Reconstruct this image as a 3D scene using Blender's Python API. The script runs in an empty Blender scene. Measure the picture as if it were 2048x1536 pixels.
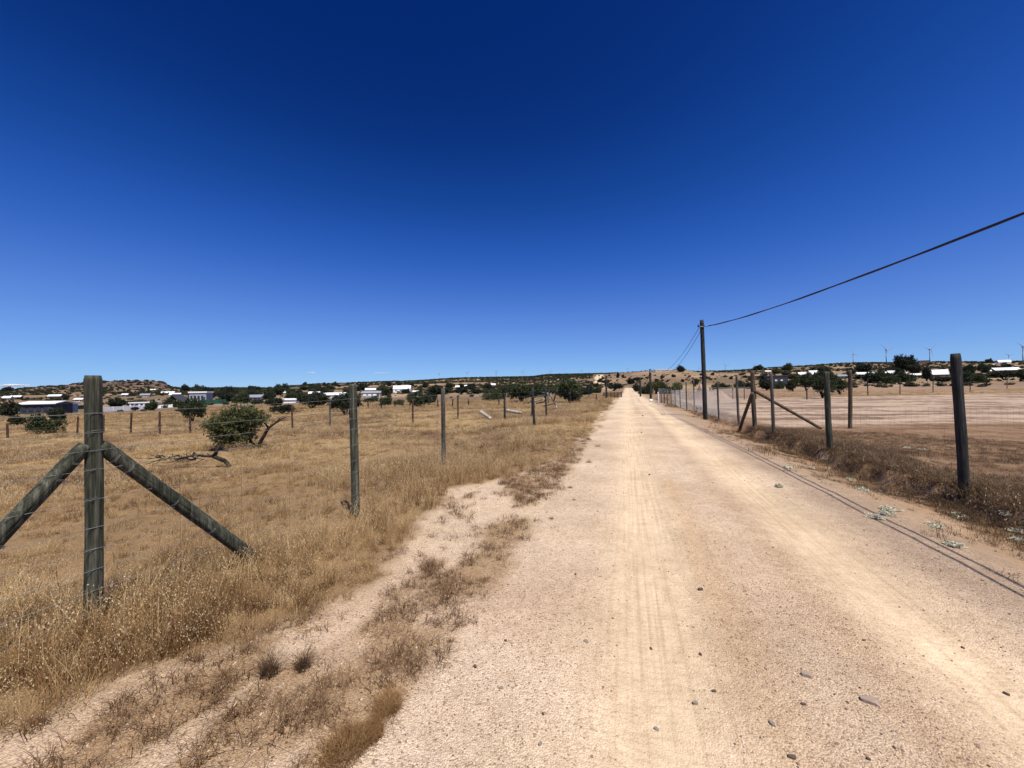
import bpy, math, random
import numpy as np
from mathutils import Vector, Matrix

# ------------------------------------------------------------------ camera
CAMZ = 1.6
F = 769.0                       # focal length in pixels of a 2048 px wide picture
PITCH, ROLL = math.radians(0.8), math.radians(1.0)
SC = bpy.context.scene
COL = SC.collection
cd = bpy.data.cameras.new('camera'); cam = bpy.data.objects.new('camera', cd); COL.objects.link(cam)
cd.sensor_width = 36.0; cd.lens = F / 2048 * 36.0
cd.clip_start = 0.05; cd.clip_end = 20000
RM = Matrix.Rotation(math.pi/2 + PITCH, 3, 'X') @ Matrix.Rotation(-ROLL, 3, 'Z')
cam.matrix_world = Matrix.Translation((0, 0, CAMZ)) @ RM.to_4x4()
SC.camera = cam

# ------------------------------------------------------------------ light
SUN_AZ, SUN_EL = math.radians(148), math.radians(63)      # azimuth clockwise from +Y
w = bpy.data.worlds.new('World'); SC.world = w; w.use_nodes = True
nt = w.node_tree; bg = nt.nodes['Background']
sky = nt.nodes.new('ShaderNodeTexSky'); sky.sky_type = 'NISHITA'; sky.sun_disc = False
sky.sun_elevation = SUN_EL; sky.sun_rotation = SUN_AZ
sky.altitude = 3000; sky.air_density = 1.0; sky.dust_density = 0.0; sky.ozone_density = 10.0
# camera-like rendering of the very deep blue sky: response curves on the sky texture
sc1 = nt.nodes.new('ShaderNodeVectorMath'); sc1.operation = 'SCALE'; sc1.inputs['Scale'].default_value = 0.1
cv_ = nt.nodes.new('ShaderNodeRGBCurve')
sc2 = nt.nodes.new('ShaderNodeVectorMath'); sc2.operation = 'SCALE'; sc2.inputs['Scale'].default_value = 10.0
for ch, pts in ((0, [(0, 0), (.034, .0005), (.050, .006), (.066, .019), (.122, .086), (.20, .150), (.34, .225), (.48, .29), (1, .42)]),
                (1, [(0, 0), (.082, .018), (.110, .046), (.144, .086), (.258, .205), (.40, .32), (.65, .455), (1, .56)]),
                (2, [(0, 0), (.20, .125), (.27, .245), (.34, .375), (.54, .57), (.80, .71), (1, .75)])):
    c_ = cv_.mapping.curves[ch]
    while len(c_.points) < len(pts): c_.points.new(0.5, 0.5)
    for p_, (x_, y_) in zip(c_.points, pts): p_.location = (x_, y_)
cv_.mapping.update()
nt.links.new(sky.outputs[0], sc1.inputs[0]); nt.links.new(sc1.outputs[0], cv_.inputs['Color'])
nt.links.new(cv_.outputs[0], sc2.inputs[0]); nt.links.new(sc2.outputs[0], bg.inputs[0])
bg.inputs[1].default_value = 0.1
sd = bpy.data.lights.new('sun', 'SUN'); sd.energy = 5.0; sd.angle = math.radians(0.53); sd.color = (1.0, 0.95, 0.87)
so = bpy.data.objects.new('sun', sd); COL.objects.link(so)
SUNV = Vector((math.sin(SUN_AZ)*math.cos(SUN_EL), math.cos(SUN_AZ)*math.cos(SUN_EL), math.sin(SUN_EL)))
so.rotation_euler = SUNV.to_track_quat('Z', 'Y').to_euler()
so.location = SUNV * 50
SC.view_settings.view_transform = 'Standard'; SC.view_settings.look = 'None'
SC.view_settings.exposure = 0.3; SC.view_settings.gamma = 1.0
SC.cycles.max_bounces = 5; SC.cycles.transparent_max_bounces = 8

# ------------------------------------------------------------------ noise
def _h(ix, iy, s):
    n = (ix.astype(np.int64)*374761393 + iy.astype(np.int64)*668265263 + s*1442695041) & 0x7fffffff
    n = ((n ^ (n >> 13)) * 1274126177) & 0x7fffffff
    return ((n ^ (n >> 16)) & 0xffff) / 65535.0
def vn(x, y, s=0):
    x = np.asarray(x, float); y = np.asarray(y, float)
    ix = np.floor(x); iy = np.floor(y); fx = x-ix; fy = y-iy
    fx = fx*fx*(3-2*fx); fy = fy*fy*(3-2*fy)
    a = _h(ix, iy, s); b = _h(ix+1, iy, s); c = _h(ix, iy+1, s); d = _h(ix+1, iy+1, s)
    return (a*(1-fx)+b*fx)*(1-fy) + (c*(1-fx)+d*fx)*fy
def fbm(x, y, s=0, o=4):
    t = 0; a = 0.5; n = 0
    for k in range(o):
        t = t + a*vn(x*2**k + 17.3*k, y*2**k - 9.1*k, s+k); n += a; a *= 0.55
    return t/n
def sst(a, b, x):
    t = np.clip((x-a)/(b-a), 0, 1); return t*t*(3-2*t)

# ------------------------------------------------------------------ pixel to ray
def ray(px, py):
    v = RM @ Vector(((px-1024)/F, (768-py)/F, -1.0)); return v
def azel(px, py):
    v = ray(px, py); return math.atan2(v.x, v.y), math.atan2(v.z, math.hypot(v.x, v.y))
def hy(px):                        # row of the true horizon in column px
    lo, hi = 600, 900
    for _ in range(30):
        m = (lo+hi)/2
        if ray(px, m).z > 0: lo = m
        else: hi = m
    return lo

# road frame: v runs along the road, u to its right
ra, _ = azel(1255, 775)
RD = np.array([math.sin(ra), math.cos(ra)]); RP = np.array([RD[1], -RD[0]])
def uv(x, y): return x*RP[0]+y*RP[1], x*RD[0]+y*RD[1]
def xy(u, v): return u*RP[0]+v*RD[0], u*RP[1]+v*RD[1]

# ------------------------------------------------------------------ relief of the land
NR = [120, 200, 350, 550, 800, 1400, 3000, 6000]
TAB = {
 -700:(840,828,814,803,796,794,790,792), -300:(838,822,808,798,790,790,786,789), 0:(828,812,800,793,784,787,783,786),
 60:(827,812,800,791,776,784,782,785), 100:(826,812,800,790,773,782,781,785), 200:(825,810,798,788,762,780,780,784),
 300:(823,807,797,787,760.5,779,779,783), 322:(822,806,796,787,763,780,779,783), 346:(820,805,796,788,775,780,779,782),
 375:(816,803,795,788,782,780,778,781), 460:(812,802,794,788,783,780,777,780), 555:(810,801,793,787,782,779,777,780),
 585:(809,800,792,786,780,775,773,777), 640:(807,798,791,785,779,772,769,774), 800:(803,795,788,782,776,768,764,769),
 940:(799,792,785,778,772,763,757,763), 1060:(796,789,782,775,769,760,755,760), 1100:(794,787,781,774,767,757,751,757),
 1200:(789,783,781,772,759,749,750,755), 1255:(785,775.5,783,774,756,745.5,749,753), 1310:(784,777,781,771,751,741.5,746,751),
 1365:(784,779,779,769,749,740,746,750), 1400:(784,780,778,768,751,745,746,750), 1460:(784,779,776,767,753,746,744,749),
 1560:(783,777,772,764,756,745,737,742), 1700:(782,776,769,761,753,740,729,735), 1850:(781,774,767,759,750,738,727.5,733),
 2048:(778,771,764,756,747,736,725.5,732), 2500:(770,764,757,750,741,731,722,728), 3200:(762,756,750,744,736,727,720,726)}
TPX = sorted(TAB)
TAZ = np.array([azel(p, 775)[0] for p in TPX])
TZ = np.array([[0.0, -0.35 if p < 700 else 0.0] + [CAMZ + r*math.tan(azel(p, y)[1]) for r, y in zip(NR, TAB[p])] for p in TPX])
NLR = np.log(np.array([32.0, 60.0] + NR))
def H(x, y, fine=True):
    x = np.asarray(x, float); y = np.asarray(y, float)
    r = np.hypot(x, y)+1e-6; az = np.arctan2(x, y)
    a = np.clip(az, TAZ[0], TAZ[-1]); i = np.clip(np.searchsorted(TAZ, a)-1, 0, len(TAZ)-2)
    fa = (a-TAZ[i])/(TAZ[i+1]-TAZ[i]); fa = fa*fa*(3-2*fa)
    lr = np.clip(np.log(r), NLR[0], NLR[-1]); j = np.clip(np.searchsorted(NLR, lr)-1, 0, len(NLR)-2)
    fr = (lr-NLR[j])/(NLR[j+1]-NLR[j]); fr = np.where(j == len(NLR)-2, fr, fr*fr*(3-2*fr)*0.6+fr*0.4)
    z = (TZ[i, j]*(1-fr)+TZ[i, j+1]*fr)*(1-fa) + (TZ[i+1, j]*(1-fr)+TZ[i+1, j+1]*fr)*fa
    z = z + (fbm(x/60, y/60, 5)-0.5)*np.clip((r-90)*0.008, 0, 4)
    if not fine: return z
    u, v = uv(x, y)
    near = 1-sst(50, 90, r)
    road = sst(-2.2, -0.9, u)*(1-sst(3.0, 4.0, u))
    z = z + near*(fbm(x*0.9, y*0.9, 9, 3)-0.5)*0.09*(1-0.75*road)
    z = z + near*(fbm(x*5, y*5, 12, 3)-0.5)*0.03*(1-0.6*road)
    z = z - near*0.034*np.exp(-((u-0.08)/0.28)**2) - near*0.030*np.exp(-((u-1.8)/0.28)**2) + near*(0.012*np.exp(-((u-.55)/.12)**2)+0.014*np.exp(-((u-1.38)/.12)**2)+0.014*np.exp(-((u-2.2)/.14)**2))*(.4+vn(v*1.3, 0*v, 35))
    # shallow drain and little eroded bank below the right hand fence
    e = 4.35 + (vn(v*0.45, 0*v, 31)-0.5)*0.5 + (vn(v*2.2, 0*v, 32)-0.5)*0.25
    z = z - near*0.19*sst(e-1.3, e-0.15, u)*(1-sst(e, e+0.16, u))*(1-0.5*sst(0, -3, v))
    z = z + near*0.05*np.exp(-((u-e-0.3)/0.3)**2)
    return z
def hz(x, y): return float(H(np.array([x]), np.array([y]))[0])
def gp(px, py, rmax=5800.0, rfall=None):
    """where the ray through a pixel meets the land"""
    v = ray(px, py); h = math.hypot(v.x, v.y); v = v/h
    rs = np.exp(np.linspace(math.log(1.0), math.log(rmax), 1500))
    d = CAMZ + v.z*rs - H(v.x*rs, v.y*rs)
    k = np.where(d < 0)[0]
    if len(k) == 0:
        r = rfall or 900.0
    else:
        k = k[0]; a, b = (rs[k-1], rs[k]) if k else (rs[0]*0.5, rs[0])
        r = (a+b)/2
        for _ in range(12):
            r = (a+b)/2
            if CAMZ+v.z*r - hz(v.x*r, v.y*r) < 0: b = r
            else: a = r
    x, y = v.x*r, v.y*r
    return Vector((x, y, hz(x, y)))
def at(px, py, Z):
    """point seen at a pixel, Z metres in front of the camera"""
    v = ray(px, py); v = v*(Z/v.y); return Vector((v.x, v.y, CAMZ+v.z))
def pxm(p): return p.y/F           # metres per pixel at a point

# ------------------------------------------------------------------ mesh helpers
def mesh(name, V, Fc, mat=None, smooth=False):
    me = bpy.data.meshes.new(name)
    me.from_pydata([tuple(v) for v in V], [], Fc); me.update()
    if mat:
        me.materials.append(mat)
    if smooth:
        me.polygons.foreach_set('use_smooth', [True]*len(me.polygons))
    return me
def npmesh(name, V, T, mat=None, smooth=False):
    V = np.asarray(V, np.float32); T = np.asarray(T, np.int32); n = T.shape[1]
    me = bpy.data.meshes.new(name)
    me.vertices.add(len(V)); me.vertices.foreach_set('co', V.ravel())
    me.loops.add(T.size); me.loops.foreach_set('vertex_index', T.ravel())
    me.polygons.add(len(T)); me.polygons.foreach_set('loop_start', np.arange(0, T.size, n, dtype=np.int32))
    me.polygons.foreach_set('loop_total', np.full(len(T), n, np.int32))
    if smooth: me.polygons.foreach_set('use_smooth', np.ones(len(T), bool))
    me.update(calc_edges=True)
    if mat: me.materials.append(mat)
    return me
def link(name, me, parent=None, loc=(0, 0, 0)):
    o = bpy.data.objects.new(name, me); COL.objects.link(o); o.location = loc
    if parent: o.parent = parent
    return o
def thing(name, label, cat, loc=(0, 0, 0), rz=0.0, group=None, sc=(1, 1, 1)):
    o = bpy.data.objects.new(name, None); COL.objects.link(o); o.empty_display_size = 0.2
    o.location = loc; o.rotation_euler = (0, 0, rz); o.scale = sc
    return tag(o, label, cat, group)
def tag(o, label, cat, group=None, kind=None):
    o['label'] = label; o['category'] = cat
    if group: o['group'] = group
    elif 'group' in o: del o['group']
    if kind: o['kind'] = kind
    return o
def dup(root, loc, rz=0.0, sc=(1, 1, 1), label=None, group=None, cat=None):
    r = root.copy(); COL.objects.link(r); r.location = loc; r.rotation_euler = (0, 0, rz); r.scale = sc
    for ch in root.children:
        c = ch.copy(); COL.objects.link(c); c.parent = r
        for g in ch.children:
            d = g.copy(); COL.objects.link(d); d.parent = c
    if label: r['label'] = label
    if cat: r['category'] = cat
    if group: r['group'] = group
    elif 'group' in r: del r['group']
    return r
class MB:
    def __init__(s): s.V = []; s.F = []
    def box(s, c, d, rz=0.0, top=None, rx=0.0):
        """box centred at c, size d; top=(sx,sy) scales its upper face"""
        b = len(s.V); R = Matrix.Rotation(rz, 3, 'Z') @ Matrix.Rotation(rx, 3, 'X'); tx, ty = top or (1, 1)
        for z in (-.5, .5):
            for x, y in ((-.5, -.5), (.5, -.5), (.5, .5), (-.5, .5)):
                q = (tx, ty) if z > 0 else (1, 1)
                s.V.append(Vector(c)+R @ Vector((x*d[0]*q[0], y*d[1]*q[1], z*d[2])))
        s.F += [(b, b+3, b+2, b+1), (b+4, b+5, b+6, b+7), (b, b+1, b+5, b+4), (b+1, b+2, b+6, b+5), (b+2, b+3, b+7, b+6), (b+3, b, b+4, b+7)]
        return s
    def tube(s, pts, rad, n=5, cap=True):
        pts = [Vector(p) for p in pts]
        if not hasattr(rad, '__len__'): rad = [rad]*len(pts)
        b = len(s.V); up = Vector((0, 0, 1)); prev = None
        for k, p in enumerate(pts):
            t = (pts[min(k+1, len(pts)-1)]-pts[max(k-1, 0)]).normalized()
            if prev is None:
                a = t.cross(up)
                if a.length < 0.1: a = t.cross(Vector((1, 0, 0)))
            else: a = prev - t*prev.dot(t)
            a.normalize(); prev = a; c = t.cross(a)
            for i in range(n):
                g = 2*math.pi*i/n; s.V.append(p + (a*math.cos(g)+c*math.sin(g))*rad[k])
        for k in range(len(pts)-1):
            for i in range(n):
                j = (i+1) % n; q = b+k*n
                s.F.append((q+i, q+j, q+n+j, q+n+i))
        if cap and n > 2:
            s.F.append(tuple(b+i for i in range(n))[::-1]); e = b+(len(pts)-1)*n
            s.F.append(tuple(e+i for i in range(n)))
        return s
    def log(s, p0, p1, r0, r1, seed=0, n=18, m=22, bend=0.01, rough=0.05, chamfer=0.12):
        """rough round pole from p0 to p1"""
        p0, p1 = Vector(p0), Vector(p1); t = (p1-p0).normalized(); L = (p1-p0).length
        a = t.cross(Vector((0.3, 0.9, 0.1))).normalized(); c = t.cross(a); b = len(s.V)
        rn = random.Random(seed); ph = [rn.uniform(0, 6.28) for _ in range(6)]
        for k in range(m+1):
            f = k/m; ctr = p0.lerp(p1, f) + a*bend*math.sin(f*3+ph[0])*L*0.4 + c*bend*math.sin(f*4.3+ph[1])*L*0.35
            r = r0+(r1-r0)*f; r *= 1 + 0.02*math.sin(f*17+ph[2])
            if k == 0 or k == m: r *= 1-chamfer
            for i in range(n):
                g = 2*math.pi*i/n
                ck = 1.0
                if n >= 26:
                  for q_ in range(5):
                    f0 = (ph[q_]*.37) % .7; gi = int((ph[q_]*1.7+f*.6+.15*math.sin(f*9+q_))/(2*math.pi)*n) % n
                    if i == gi and f0 < f < f0+.35: ck = .86
                rr = r*ck*(1 + rough*(0.5*math.sin(3*g+ph[3]+f*1.2)+0.35*math.sin(7*g+ph[4]-f*2)+0.4*math.sin(2*g+ph[5])) + rn.uniform(-1, 1)*rough*0.12)
                s.V.append(ctr + (a*math.cos(g)+c*math.sin(g))*rr)
        for k in range(m):
            for i in range(n):
                j = (i+1) % n; q = b+k*n
                s.F.append((q+i, q+j, q+n+j, q+n+i))
        s.F.append(tuple(b+i for i in range(n))[::-1]); e = b+m*n
        s.F.append(tuple(e+i for i in range(n)))
        return s
    def build(s, name, mat, parent=None, smooth=False, loc=(0, 0, 0), rel=None):
        V = s.V
        if rel is not None: V = [v-Vector(rel) for v in V]
        me = mesh(name, V, s.F, mat, smooth)
        return link(name, me, parent, loc)

# ------------------------------------------------------------------ materials
def mat(name, rough=0.9, spec=0.2):
    m = bpy.data.materials.new(name); m.use_nodes = True
    p = m.node_tree.nodes['Principled BSDF']; p.inputs['Roughness'].default_value = rough
    p.inputs['Specular IOR Level'].default_value = spec
    return m, m.node_tree, p
def N(t, typ, **k):
    n = t.nodes.new(typ)
    for a, b in k.items():
        if a.startswith('i_'): n.inputs[a[2:].replace('_', ' ')].default_value = b
        else: setattr(n, a, b)
    return n
def ramp(t, fac, stops):
    n = t.nodes.new('ShaderNodeValToRGB'); e = n.color_ramp.elements
    while len(e) < len(stops): e.new(0.5)
    for q, (pos, c) in zip(e, stops): q.position = pos; q.color = (*c, 1) if len(c) == 3 else c
    t.links.new(fac, n.inputs[0]); return n.outputs[0]
def noise(t, vec, scale, detail=4, rough=0.55):
    n = N(t, 'ShaderNodeTexNoise'); n.inputs['Scale'].default_value = scale; n.inputs['Detail'].default_value = detail
    n.inputs['Roughness'].default_value = rough
    if vec is not None: t.links.new(vec, n.inputs['Vector'])
    return n.outputs[0]
def mapping(t, vec, sc, rot=(0, 0, 0)):
    n = N(t, 'ShaderNodeMapping'); n.inputs['Scale'].default_value = sc; n.inputs['Rotation'].default_value = rot
    t.links.new(vec, n.inputs[0]); return n.outputs[0]
def math_(t, op, a, b=None, c=None):
    n = N(t, 'ShaderNodeMath', operation=op)
    for i, v in enumerate((a, b, c)):
        if v is None: continue
        if hasattr(v, 'links'): t.links.new(v, n.inputs[i])
        else: n.inputs[i].default_value = v
    return n.outputs[0]
def mix(t, fac, a, b, mode='MIX'):
    n = N(t, 'ShaderNodeMix', data_type='RGBA', blend_type=mode)
    for s_, v in (('Factor', fac), ('A', a), ('B', b)):
        i = [q for q in n.inputs if q.name == s_ and (q.type == 'RGBA' or s_ == 'Factor' and q.type == 'VALUE')][0]
        if hasattr(v, 'links'): t.links.new(v, i)
        else: i.default_value = v if s_ == 'Factor' else (*v, 1)
    return [q for q in n.outputs if q.type == 'RGBA'][0]
def bump(t, p, h, dist, strength=1.0, nrm=None):
    n = N(t, 'ShaderNodeBump'); n.inputs['Distance'].default_value = dist; n.inputs['Strength'].default_value = strength
    t.links.new(h, n.inputs['Height'])
    if nrm: t.links.new(nrm, n.inputs['Normal'])
    t.links.new(n.outputs[0], p.inputs['Normal']); return n.outputs[0]

def ground_mat():
    m, t, p = mat('ground_surface', 0.95, 0.1)
    pos = N(t, 'ShaderNodeNewGeometry').outputs['Position']
    alb = N(t, 'ShaderNodeAttribute', attribute_name='albedo').outputs['Color']
    grit = N(t, 'ShaderNodeAttribute', attribute_name='grit').outputs['Fac']
    trk = N(t, 'ShaderNodeAttribute', attribute_name='track').outputs['Fac']
    v1 = N(t, 'ShaderNodeTexVoronoi'); v1.inputs['Scale'].default_value = 105; t.links.new(pos, v1.inputs['Vector'])
    v2 = N(t, 'ShaderNodeTexVoronoi'); v2.inputs['Scale'].default_value = 260; t.links.new(pos, v2.inputs['Vector'])
    v3 = N(t, 'ShaderNodeTexVoronoi'); v3.inputs['Scale'].default_value = 28; t.links.new(pos, v3.inputs['Vector'])
    def rnd(v): 
        s = N(t, 'ShaderNodeSeparateColor'); t.links.new(v.outputs['Color'], s.inputs[0]); return s.outputs[0]
    g1 = ramp(t, rnd(v1), [(0.0, (.42, .35, .32)), (0.10, (.84, .80, .77)), (0.5, (1, .99, .98)), (0.88, (1.06, 1.05, 1.04)), (1, (1.22, 1.2, 1.18))])
    g2 = ramp(t, rnd(v2), [(0.0, (.62, .55, .52)), (0.2, (.88, .84, .82)), (0.6, (1, 1, 1)), (1, (1.2, 1.18, 1.16))])
    sp = mix(t, 1.0, g1, g2, 'MULTIPLY')
    gf = math_(t, 'MULTIPLY', grit, math_(t, 'SUBTRACT', 1.0, math_(t, 'MULTIPLY', trk, 0.72)))
    spk = mix(t, gf, (1, 1, 1), sp)
    big = ramp(t, noise(t, pos, 0.7, 6, .6), [(0.32, (.82, .79, .76)), (0.68, (1.10, 1.09, 1.08))])
    med = ramp(t, noise(t, pos, 9, 5, 0.7), [(0.3, (.86, .83, .80)), (0.7, (1.1, 1.1, 1.1))])
    c = mix(t, 1.0, mix(t, 1.0, mix(t, 1.0, alb, spk, 'MULTIPLY'), big, 'MULTIPLY'), med, 'MULTIPLY')
    # tyre streaks running along the road
    q = mapping(t, pos, (1, 1, 1), (0, 0, ra))
    st = noise(t, mapping(t, q, (26, 0.5, 1)), 1.0, 3, 0.6)
    stc = ramp(t, st, [(0.35, (.80, .76, .70)), (0.5, (1, 1, 1)), (0.7, (1.07, 1.07, 1.05))])
    c = mix(t, math_(t, 'MULTIPLY', trk, 0.8), c, mix(t, 1.0, c, stc, 'MULTIPLY'))
    tw = N(t, 'ShaderNodeTexWave'); tw.bands_direction = 'Y'; tw.inputs['Scale'].default_value = 6.5
    tw.inputs['Distortion'].default_value = 6.0; tw.inputs['Detail'].default_value = 2; t.links.new(q, tw.inputs['Vector'])
    t.links.new(c, p.inputs['Base Color'])
    h1 = math_(t, 'MULTIPLY', math_(t, 'SUBTRACT', 1.0, v1.outputs['Distance']), gf)
    h2 = math_(t, 'MULTIPLY', math_(t, 'MULTIPLY', math_(t, 'SUBTRACT', 1.0, v3.outputs['Distance']), 0.22), gf)
    h3 = math_(t, 'MULTIPLY', math_(t, 'ADD', math_(t, 'MULTIPLY', st, 0.8), math_(t, 'MULTIPLY', math_(t, 'MULTIPLY', tw.outputs[0], noise(t, pos, 0.8, 3)), 0.55)), trk)
    h = math_(t, 'ADD', math_(t, 'ADD', h1, h2), math_(t, 'ADD', h3, noise(t, pos, 30, 5, 0.7)))
    bump(t, p, h, 0.008, 0.9)
    return m
def wood_mat(name, a, b, c, sc=1.0):
    m, t, p = mat(name, 0.85, 0.25)
    co = N(t, 'ShaderNodeTexCoord').outputs['Object']
    g = noise(t, mapping(t, co, (38*sc, 38*sc, 2.2*sc)), 1, 6, 0.65)
    k = noise(t, mapping(t, co, (110*sc, 110*sc, 5*sc)), 1, 3, 0.6)
    l = noise(t, mapping(t, co, (6, 6, 1.8)), 1, 4)
    col = ramp(t, g, [(0.32, a), (0.5, b), (0.68, c)])
    col = mix(t, 1.0, col, ramp(t, k, [(0.32, (.45, .42, .40)), (0.46, (1, 1, 1)), (0.8, (1.15, 1.15, 1.15))]), 'MULTIPLY')
    col = mix(t, 1.0, col, ramp(t, l, [(0.35, (.62, .66, .6)), (0.65, (1.25, 1.22, 1.2))]), 'MULTIPLY')
    t.links.new(col, p.inputs['Base Color'])
    bump(t, p, math_(t, 'ADD', g, math_(t, 'MULTIPLY', k, 0.7)), 0.012, 1.0)
    return m
def flat_mat(name, col, rough=0.8, spec=0.3, var=0.15, sc=2.0, metal=0.0):
    m, t, p = mat(name, rough, spec); p.inputs['Metallic'].default_value = metal
    co = N(t, 'ShaderNodeTexCoord').outputs['Object']
    n_ = noise(t, co, sc, 5, 0.65)
    lo = tuple(x*(1-var) for x in col); hi = tuple(min(1, x*(1+var)) for x in col)
    t.links.new(ramp(t, n_, [(0.3, lo), (0.7, hi)]), p.inputs['Base Color'])
    return m
def leaf_mat(name, a, b, trans=0.25):
    m, t, p = mat(name, 0.65, 0.25)
    pos = N(t, 'ShaderNodeNewGeometry').outputs['Position']
    oi = N(t, 'ShaderNodeObjectInfo').outputs['Random']
    f = math_(t, 'ADD', math_(t, 'MULTIPLY', noise(t, pos, 2.5, 4, 0.7), 0.8), math_(t, 'MULTIPLY', oi, 0.25))
    c = ramp(t, f, [(0.3, a), (0.75, b)])
    t.links.new(c, p.inputs['Base Color'])
    tr = N(t, 'ShaderNodeBsdfTranslucent'); t.links.new(c, tr.inputs[0])
    mx = N(t, 'ShaderNodeMixShader'); mx.inputs[0].default_value = trans
    t.links.new(p.outputs[0], mx.inputs[1]); t.links.new(tr.outputs[0], mx.inputs[2])
    t.links.new(mx.outputs[0], t.nodes['Material Output'].inputs[0])
    return m
def grass_mat(name, stops, trans=0.35, sc=0.55):
    m, t, p = mat(name, 0.6, 0.25)
    oi = N(t, 'ShaderNodeObjectInfo')
    n1 = noise(t, oi.outputs['Location'], sc, 4, 0.6)
    f = math_(t, 'ADD', math_(t, 'MULTIPLY', n1, 0.75), math_(t, 'MULTIPLY', oi.outputs['Random'], 0.25))
    c = ramp(t, f, stops)
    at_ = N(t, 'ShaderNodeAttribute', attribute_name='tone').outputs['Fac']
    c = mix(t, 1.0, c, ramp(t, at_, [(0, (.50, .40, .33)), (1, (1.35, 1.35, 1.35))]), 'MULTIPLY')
    t.links.new(c, p.inputs['Base Color'])
    tr = N(t, 'ShaderNodeBsdfTranslucent'); t.links.new(c, tr.inputs[0])
    mx = N(t, 'ShaderNodeMixShader'); mx.inputs[0].default_value = trans
    t.links.new(p.outputs[0], mx.inputs[1]); t.links.new(tr.outputs[0], mx.inputs[2])
    t.links.new(mx.outputs[0], t.nodes['Material Output'].inputs[0])
    return m
M = {}
M['ground'] = ground_mat()
M['post_green'] = wood_mat('treated_green_timber', (.018, .018, .012), (.054, .057, .040), (.15, .145, .11))
M['post_grey'] = wood_mat('weathered_grey_timber', (.035, .030, .026), (.085, .078, .066), (.17, .155, .13))
M['post_dark'] = wood_mat('dark_timber', (.012, .012, .012), (.030, .030, .030), (.065, .062, .058))
M['post_brown'] = wood_mat('brown_timber', (.04, .028, .018), (.10, .071, .046), (.19, .145, .10))
M['post_red'] = wood_mat('dull_red_timber', (.035, .018, .013), (.075, .040, .030), (.12, .07, .05))
M['bark'] = wood_mat('bark', (.009, .007, .006), (.026, .020, .017), (.070, .058, .048), 0.7)
M['pale_log'] = wood_mat('bleached_timber', (.20, .18, .15), (.40, .37, .32), (.52, .48, .42))
M['wire'] = flat_mat('galvanised_wire', (.22, .22, .21), 0.45, 0.5, 0.3, 30, 0.5)
M['rust_wire'] = flat_mat('rusty_wire', (.10, .075, .055), 0.6, 0.4, 0.3, 30, 0.3)
M['link'] = flat_mat('chain_link_wire', (.50, .50, .49), 0.5, 0.4, 0.1, 30, 0.2)
M['cable'] = flat_mat('black_cable', (.012, .012, .013), 0.6, 0.3)
M['steel'] = flat_mat('steel', (.35, .35, .36), 0.4, 0.5, 0.15, 10, 0.7)
M['white_roof'] = flat_mat('white_sheet_roof', (.78, .78, .77), 0.6, 0.3, 0.05, 0.5)
M['white_wall'] = flat_mat('white_wall', (.86, .85, .83), 0.85, 0.2, 0.07, 0.6)
M['cream_wall'] = flat_mat('cream_wall', (.55, .48, .37), 0.85, 0.2, 0.12, 0.6)
M['grey_wall'] = flat_mat('grey_wall', (.30, .32, .35), 0.85, 0.2, 0.12, 0.6)
M['dark_wall'] = flat_mat('dark_wall', (.05, .055, .07), 0.85, 0.2, 0.2, 0.6)
M['brown_wall'] = flat_mat('brown_wall', (.20, .12, .08), 0.85, 0.2, 0.2, 0.6)
M['dark_roof'] = flat_mat('dark_roof', (.055, .055, .06), 0.6, 0.3, 0.2, 0.6)
M['grey_roof'] = flat_mat('grey_roof', (.25, .26, .28), 0.6, 0.3, 0.15, 0.6)
M['glass'] = flat_mat('window_glass', (.03, .035, .04), 0.15, 0.5)
M['green_net'] = flat_mat('green_netting', (.022, .080, .058), 0.9, 0.1, 0.3, 0.8)
M['leaf'] = leaf_mat('espino_leaves', (.026, .036, .014), (.070, .088, .034))
M['leaf_dark'] = leaf_mat('dark_leaves', (.014, .020, .011), (.038, .046, .023), 0.15)
M['leaf_olive'] = leaf_mat('olive_leaves', (.045, .05, .022), (.10, .10, .045))
M['leaf_bright'] = leaf_mat('fresh_leaves', (.060, .070, .024), (.18, .185, .070), 0.3)
M['sage'] = leaf_mat('pale_sage_leaves', (.52, .50, .35), (.74, .71, .55), 0.1)
M['turbine'] = flat_mat('turbine_backlit', (.28, .33, .41), 0.4, 0.4, 0.03)  # backlit shade put into the colour: darkened and tinted towards sky blue
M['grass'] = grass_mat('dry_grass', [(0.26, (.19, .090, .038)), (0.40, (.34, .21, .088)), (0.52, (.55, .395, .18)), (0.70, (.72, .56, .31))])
M['weed'] = grass_mat('dry_weed', [(0.25, (.15, .085, .05)), (0.5, (.26, .165, .085)), (0.75, (.38, .26, .14))])
M['brown_weed'] = grass_mat('brown_weed', [(0.25, (.072, .046, .026)), (0.5, (.15, .098, .054)), (0.75, (.26, .185, .10))])
M['mat_weed'] = grass_mat('matted_weed', [(0.25, (.22, .125, .050)), (0.5, (.35, .215, .09)), (0.75, (.50, .34, .16))])
M['seed'] = grass_mat('oat_husks', [(0.2, (.52, .41, .23)), (0.8, (.78, .66, .43))], 0.4)

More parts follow.
